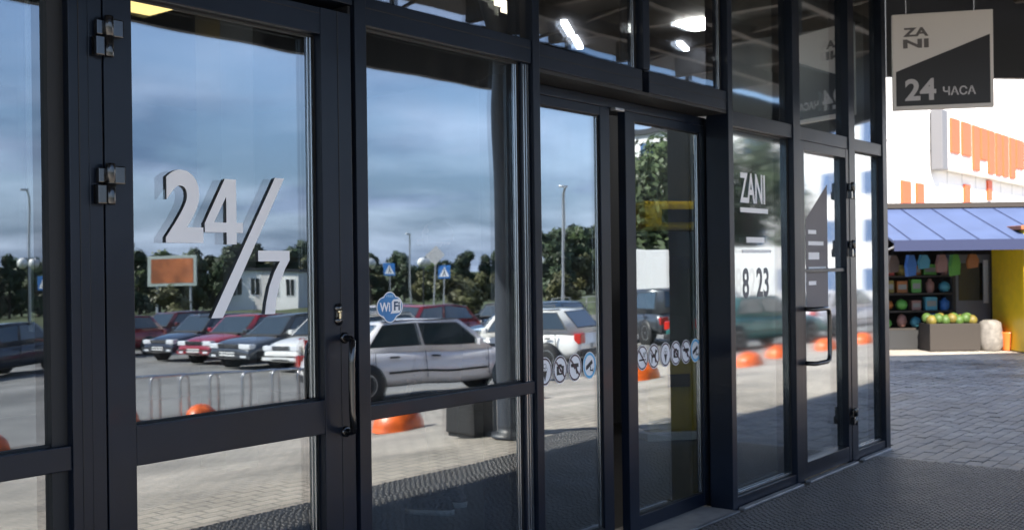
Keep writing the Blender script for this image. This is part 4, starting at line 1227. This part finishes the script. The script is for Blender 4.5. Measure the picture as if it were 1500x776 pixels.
while xx < a1 + .6:
    w = rnd.uniform(.55, .95)
    MB().box(xx, xx + w, -.36, -.302, zb0 + .10 + rnd.choice((0, 0, .35)), zt0 - .10 - rnd.choice((0, 0, .2)), M_ORSIGN, .02).build('sign_letter', fs_)
    if rnd.random() < .0:
        MB().box(xx + w, xx + w + .18, -.35, -.302, zb0 + .5 + rnd.uniform(0, .5), zb0 + .8 + rnd.uniform(.2, .6), M_ORSIGN, .02).build('sign_letter', fs_)
    xx += w + rnd.uniform(.12, .25)
for (x0, x1, y0, y1) in ((1320, 1333, 262, 306), (1342, 1352, 266, 306), (1412, 1420, 268, 300), (1446, 1452, 262, 292)):
    p0, zz1 = onwall(x0, y0); p1, zz0 = onwall(x1, y1)
    MB().box(p0, p1, -.06, -.004, zz0, zz1, M_ORSIGN).build('wall_banner', bgw)
for i in range(5):
    MB().box(2 + i * 7.3, 4.2 + i * 7.3, -.03, -.003, 7.2, 9.2, M_DARKGLASS).build('window', bgw)
# market stall with a blue awning; local x to the right, y away from the viewer
sx, sy = C(6.05, 18.3)
stall = empty('market_stall', (sx, sy, 0), R(-52)); tag(stall, 'market stall with a pale blue awning and a dark interior', 'stall')
M_AWN = mat('awning_blue', (.055, .080, .165), .7, var=.12, vscale=1.5); M_AWN2 = mat('awning_navy', (.010, .017, .06), .7); M_STALLIN = mat('stall_inside', (.028, .022, .018), .8)
aw = MB(); aw.add([(0, -1.0, 1.82), (5.4, -1.0, 1.82), (5.4, 1.0, 2.42), (0, 1.0, 2.42), (0, -1.0, 1.78), (5.4, -1.0, 1.78), (5.4, 1.0, 2.38), (0, 1.0, 2.38)], [(0, 1, 2, 3), (4, 5, 6, 7), (0, 1, 5, 4), (2, 3, 7, 6), (0, 3, 7, 4), (1, 2, 6, 5)], M_AWN); aw.build('awning', stall)
for k in range(10):
    q = .27 + k * .54
    sm_ = MB(); sm_.add([(q, -1.0, 1.823), (q + .03, -1.0, 1.823), (q + .03, 1.0, 2.423), (q, 1.0, 2.423), (q + .015, -1.0, 1.834), (q + .015, 1.0, 2.434)], [(0, 4, 5, 3), (4, 1, 2, 5)], M_AWN2); sm_.build('awning_seam', stall)
for q in (.1, 2.7, 5.3): MB().tube([(q, .95, 1.5), (q, -.95, 1.76)], .018, M_GALV, 8).build('awning_arm', stall)
MB().box(0, 5.4, -1.02, -1.0, 1.66, 1.83, M_AWN2).build('valance', stall)
MB().box(0, 5.4, 1.9, 1.98, 0, 2.45, M_STALLIN).build('back_panel', stall)
MB().box(0, 5.4, .95, 1.9, 2.43, 2.52, M_STALLIN).build('roof_panel', stall)
for x in (0, 5.32): MB().box(x, x + .08, .95, 1.9, 0, 2.428, M_STALLIN).build('side_panel', stall)
MB().box(0, 2.0, .35, .40, 0, .32, M_TRIM).build('plinth', stall)
for z in (.32, .62, .92, 1.22): MB().box(.02, 1.55, .42, 1.3, z, z + .03, M_STALLIN).build('shelf', stall)
for x in (.02, 1.50): MB().box(x, x + .05, .42, .47, 0, 1.6, M_STALLIN).build('shelf_upright', stall)
GC = [((.30, .10, .02), 'orange'), ((.06, .24, .32), 'teal'), ((.40, .06, .04), 'red'), ((.10, .30, .05), 'green'), ((.03, .12, .35), 'blue'), ((.22, .16, .03), 'yellow'), ((.24, .12, .10), 'pink'), ((.10, .06, .04), 'brown')]
rnd = random.Random(3)
def goods(name, x, y, z, w, dp, h, c, label, shape):
    wx = C(6.05 + x, 18.3 + y); mm = mat('goods_' + c[1], c[0], .6)
    mb = MB()
    if shape == 0:
        mb.box(-w / 2, w / 2, -dp / 2, dp / 2, 0, h, mm, .015); mb.box(-w / 2 + .02, w / 2 - .02, -dp / 2 - .004, -dp / 2 + .002, h * .3, h * .7, mat('goods_label', (.22, .21, .19), .6))
    elif shape == 1:
        mb.lathe([(w * .35, 0), (w * .45, h * .25), (w * .45, h * .7), (w * .2, h * .85), (w * .18, h)], mm, 14)
    else:
        mb.lathe([(.001, 0), (w * .35, h * .12), (w * .5, h * .45), (w * .38, h * .8), (.001, h)], mm, 14)
    o = mb.build(name, loc=(wx[0], wx[1], z), rotz=R(-52))
    return tag(o, label, 'goods', 'goods set out on the stall shelves')
ord_ = ['bottom', 'second', 'third', 'top']
for si, z in enumerate((.352, .652, .952, 1.252)):
    for j in range(6):
        c = GC[(si * 5 + j * 3) % 8]
        sh = rnd.choice((0, 0, 1, 2))
        goods(['goods_box', 'goods_jar', 'goods_ball'][sh], .17 + j * .245, .56 + rnd.uniform(-.03, .03), z, rnd.uniform(.16, .22), .16, rnd.uniform(.16, .25), c, f'{c[1]} item, {["first","second","third","fourth","fifth","sixth"][j]} from the left on the {ord_[si]} stall shelf', sh)
for j in range(7):
    c = GC[(j * 5 + 2) % 8]
    hx = .12 + j * .26; hy = .05 + .1 * (j % 2)
    mb = MB(); hb = .24 + .06 * (j % 3)
    mb.tube([(0, 0, .0), (0, 0, .12)], .004, M_TRIM, 5)
    mb.prism([(-.07, -hb), (.08, -hb + .02), (.10, -hb * .4), (.05, 0), (-.05, 0), (-.09, -hb * .5)], -.04, .04, mat('goods_' + c[1], c[0], .6), 'y')
    w_ = C(6.05 + hx, 18.3 + hy)
    tag(mb.build('hanging_bag', loc=(w_[0], w_[1], 1.60), rotz=R(-52 + 9 * (j % 3))), f'{c[1]} bag, {["first","second","third","fourth","fifth","sixth","seventh"][j]} from the left hanging under the blue awning', 'bag', 'bags hanging under the awning')
cab = empty('display_cabinet', (*C(6.05 + 1.95, 18.3 + .75), 0), R(-52)); tag(cab, 'grey cabinet with a dark glass front inside the stall', 'cabinet')
MB().box(-.34, .34, 0, .5, 0, 1.6, mat('cabinet_grey', (.20, .20, .22), .5), .01).build('case', cab)
MB().box(-.22, .20, -.012, .003, .80, 1.45, M_DARKGLASS).build('glass_front', cab)
MB().box(.215, .30, -.010, .003, .75, 1.50, M_RENDER).build('door_edge', cab)
crt = empty('produce_crate', (*C(6.05 + 1.30, 18.3 + .10), 0), R(-52)); tag(crt, 'crate of green and yellow produce at the foot of the stall', 'crate')
MB().box(-.42, .42, -.25, .25, 0, .45, M_STALLIN, .01).build('box', crt)
for k in range(14):
    a = MB(); r_ = .09; a.lathe([(.001, -r_)] + [(r_ * math.sin(R(q * 30)), -r_ * math.cos(R(q * 30))) for q in range(1, 6)] + [(.001, r_)], mat('goods_green2', (.05, .095, .015), .6, var=.4, vscale=15) if k % 3 else mat('goods_yellow2', (.13, .10, .015), .6, var=.4, vscale=15), 10)
    a.build('fruit', crt, loc=(-.34 + (k % 7) * .113, -.11 + (k // 7) * .2, .50 + .03 * (k % 2)))
sack = MB(); sack.lathe([(.16, 0), (.20, .07), (.205, .20), (.185, .36), (.17, .46), (.10, .50), (.0, .49)], mat('sack_white', (.17, .155, .14), .85, var=.3, vscale=12), 14)
tag(sack.build('sack', loc=(*C(6.05 + 1.92, 18.3 - .05), 0)), 'pale sack standing at the front of the stall', 'sack')
bkt = MB(); bkt.lathe([(.10, 0), (.14, .28), (.145, .30), (.12, .30), (.10, .05), (0, .05)], mat('bucket_orange', (.70, .16, .03), .4), 16)
tag(bkt.build('bucket', loc=(*C(6.05 + 2.20, 18.3 - .10), 0)), 'orange bucket beside the pale sack', 'bucket')
bk2 = MB(); bk2.lathe([(.10, 0), (.14, .28), (.145, .30), (.12, .30), (.10, .05), (0, .05)], mat('bucket_red', (.55, .05, .03), .4), 16)
tag(bk2.build('bucket', loc=(*C(6.05 + 2.20, 18.3 + .22), .0)), 'red bucket behind the orange bucket', 'bucket')
yb_ = empty('yellow_booth', (*C(8.30, 17.6), 0), R(-52)); tag(yb_, 'yellow booth at the right end of the stall', 'booth')
MB().box(-.05, 1.6, 0, 1.2, 0, 1.98, M_YELLOW, .02).build('panel', yb_)
MB().box(-.12, 1.67, -.07, 1.27, 1.982, 2.05, mat('booth_red_brown', (.30, .09, .03), .5), .01).build('roof', yb_)
pz = MB(); pz.prism([(-.04, .35), (.10, .35), (.02, 1.25), (-.04, 1.30)], -.03, -.003, M_TRIM); pz.build('dark_stripe', yb_)

# ------------------------------------------------------------------ somebody standing inside, behind the wide window
pr = empty('person', (5.02, 1.42, .013), R(-160)); tag(pr, 'person in dark clothes and white-soled shoes standing inside behind the wide window', 'person')
def skin(name, verts, edges, radii, m, sub=2):
    me = bpy.data.meshes.new(name); me.from_pydata(verts, edges, []); me.materials.append(m)
    o = bpy.data.objects.new(name, me); COL.objects.link(o)
    md = o.modifiers.new('skin', 'SKIN'); md.use_smooth_shade = True
    for i, r in enumerate(radii):
        me.skin_vertices[0].data[i].radius = r if isinstance(r, tuple) else (r, r)
    me.skin_vertices[0].data[0].use_root = True
    sb = o.modifiers.new('sub', 'SUBSURF'); sb.levels = sub; sb.render_levels = sub
    o.parent = pr
    return o
M_CLOTH = mat('dark_cloth', (.018, .019, .024), .85, var=.2, vscale=9); M_SKIN = mat('skin', (.42, .26, .19), .55); M_HAIR = mat('hair', (.02, .014, .01), .6)
bv = [(0, 0, .95), (0, .01, 1.12), (0, .02, 1.30), (0, .02, 1.44), (0, .0, 1.52), (0, -.02, 1.60), (0, -.03, 1.70)]
be = [(0, 1), (1, 2), (2, 3), (3, 4), (4, 5), (5, 6)]; brd = [(.17, .12), (.155, .11), (.18, .12), (.12, .09), .055, (.075, .09), (.07, .085)]
for sx_ in (-1, 1):
    k = len(bv); bv += [(sx_ * .18, .02, 1.41), (sx_ * .24, .04, 1.14), (sx_ * .23, -.06, .92), (sx_ * .22, -.10, .84)]; be += [(3, k), (k, k + 1), (k + 1, k + 2), (k + 2, k + 3)]; brd += [.065, .048, .035, .03]
    k = len(bv); bv += [(sx_ * .10, 0, .88), (sx_ * .11, -.01, .50), (sx_ * .12, .02, .10)]; be += [(0, k), (k, k + 1), (k + 1, k + 2)]; brd += [(.095, .10), .062, .045]
skin('body', bv, be, brd, M_CLOTH)
hd_ = MB(); hd_.lathe([(.001, -.125), (.045, -.11), (.068, -.06), (.076, 0), (.074, .05), (.055, .095), (.001, .115)], M_SKIN, 20)
hd_ = hd_.build('head', pr, loc=(0, -.03, 1.655)); hd_.scale = (1, 1.2, 1)
MB().box(-.012, .012, -.105, -.07, -.03, .01, M_SKIN, .006).build('nose', hd_)
hr_ = MB(); hr_.lathe([(.080, -.02), (.082, .03), (.066, .085), (.035, .112), (.001, .122)], M_HAIR, 20); hr_.build('hair', pr, loc=(0, -.012, 1.662)).scale = (1, 1.2, 1)
for sx_ in (-1, 1):
    hv = [(0, 0, 0), (0, -.02, -.07)]; he = [(0, 1)]; hr2 = [(.03, .018), (.034, .016)]
    for q, (fx, fl) in enumerate(((-.026, .065), (-.009, .078), (.009, .074), (.026, .058))):
        k = len(hv); hv += [(fx, -.03, -.085), (fx, -.045, -.085 - fl * .55), (fx, -.04, -.085 - fl)]; he += [(1, k), (k, k + 1), (k + 1, k + 2)]; hr2 += [.009, .008, .007]
    k = len(hv); hv += [(-sx_ * .035, -.03, -.045), (-sx_ * .045, -.045, -.085)]; he += [(0, k), (k, k + 1)]; hr2 += [.011, .008]
    ho = skin('hand', hv, he, hr2, M_SKIN, 1); ho.location = (sx_ * .22, -.105, .825)
    sh = MB()
    def shoe(z0, z1, k1, m_):
        pts = [(-.045, .09), (-.048, .0), (-.050, -.10), (-.038, -.17), (0, -.195), (.038, -.17), (.050, -.10), (.046, 0), (.043, .09), (.0, .11)]
        sh.add([(a, b, z0) for a, b in pts] + [(a * k1, b * k1, z1) for a, b in pts], [tuple(range(10)), tuple(range(19, 9, -1))] + [(i, (i + 1) % 10, (i + 1) % 10 + 10, i + 10) for i in range(10)], m_, True)
    shoe(0, .032, 1.0, M_WHITE); shoe(.0325, .10, .78, M_CLOTH)
    so = sh.build('shoe', pr, loc=(sx_ * .12, .0, 0), rotz=R(sx_ * 8))
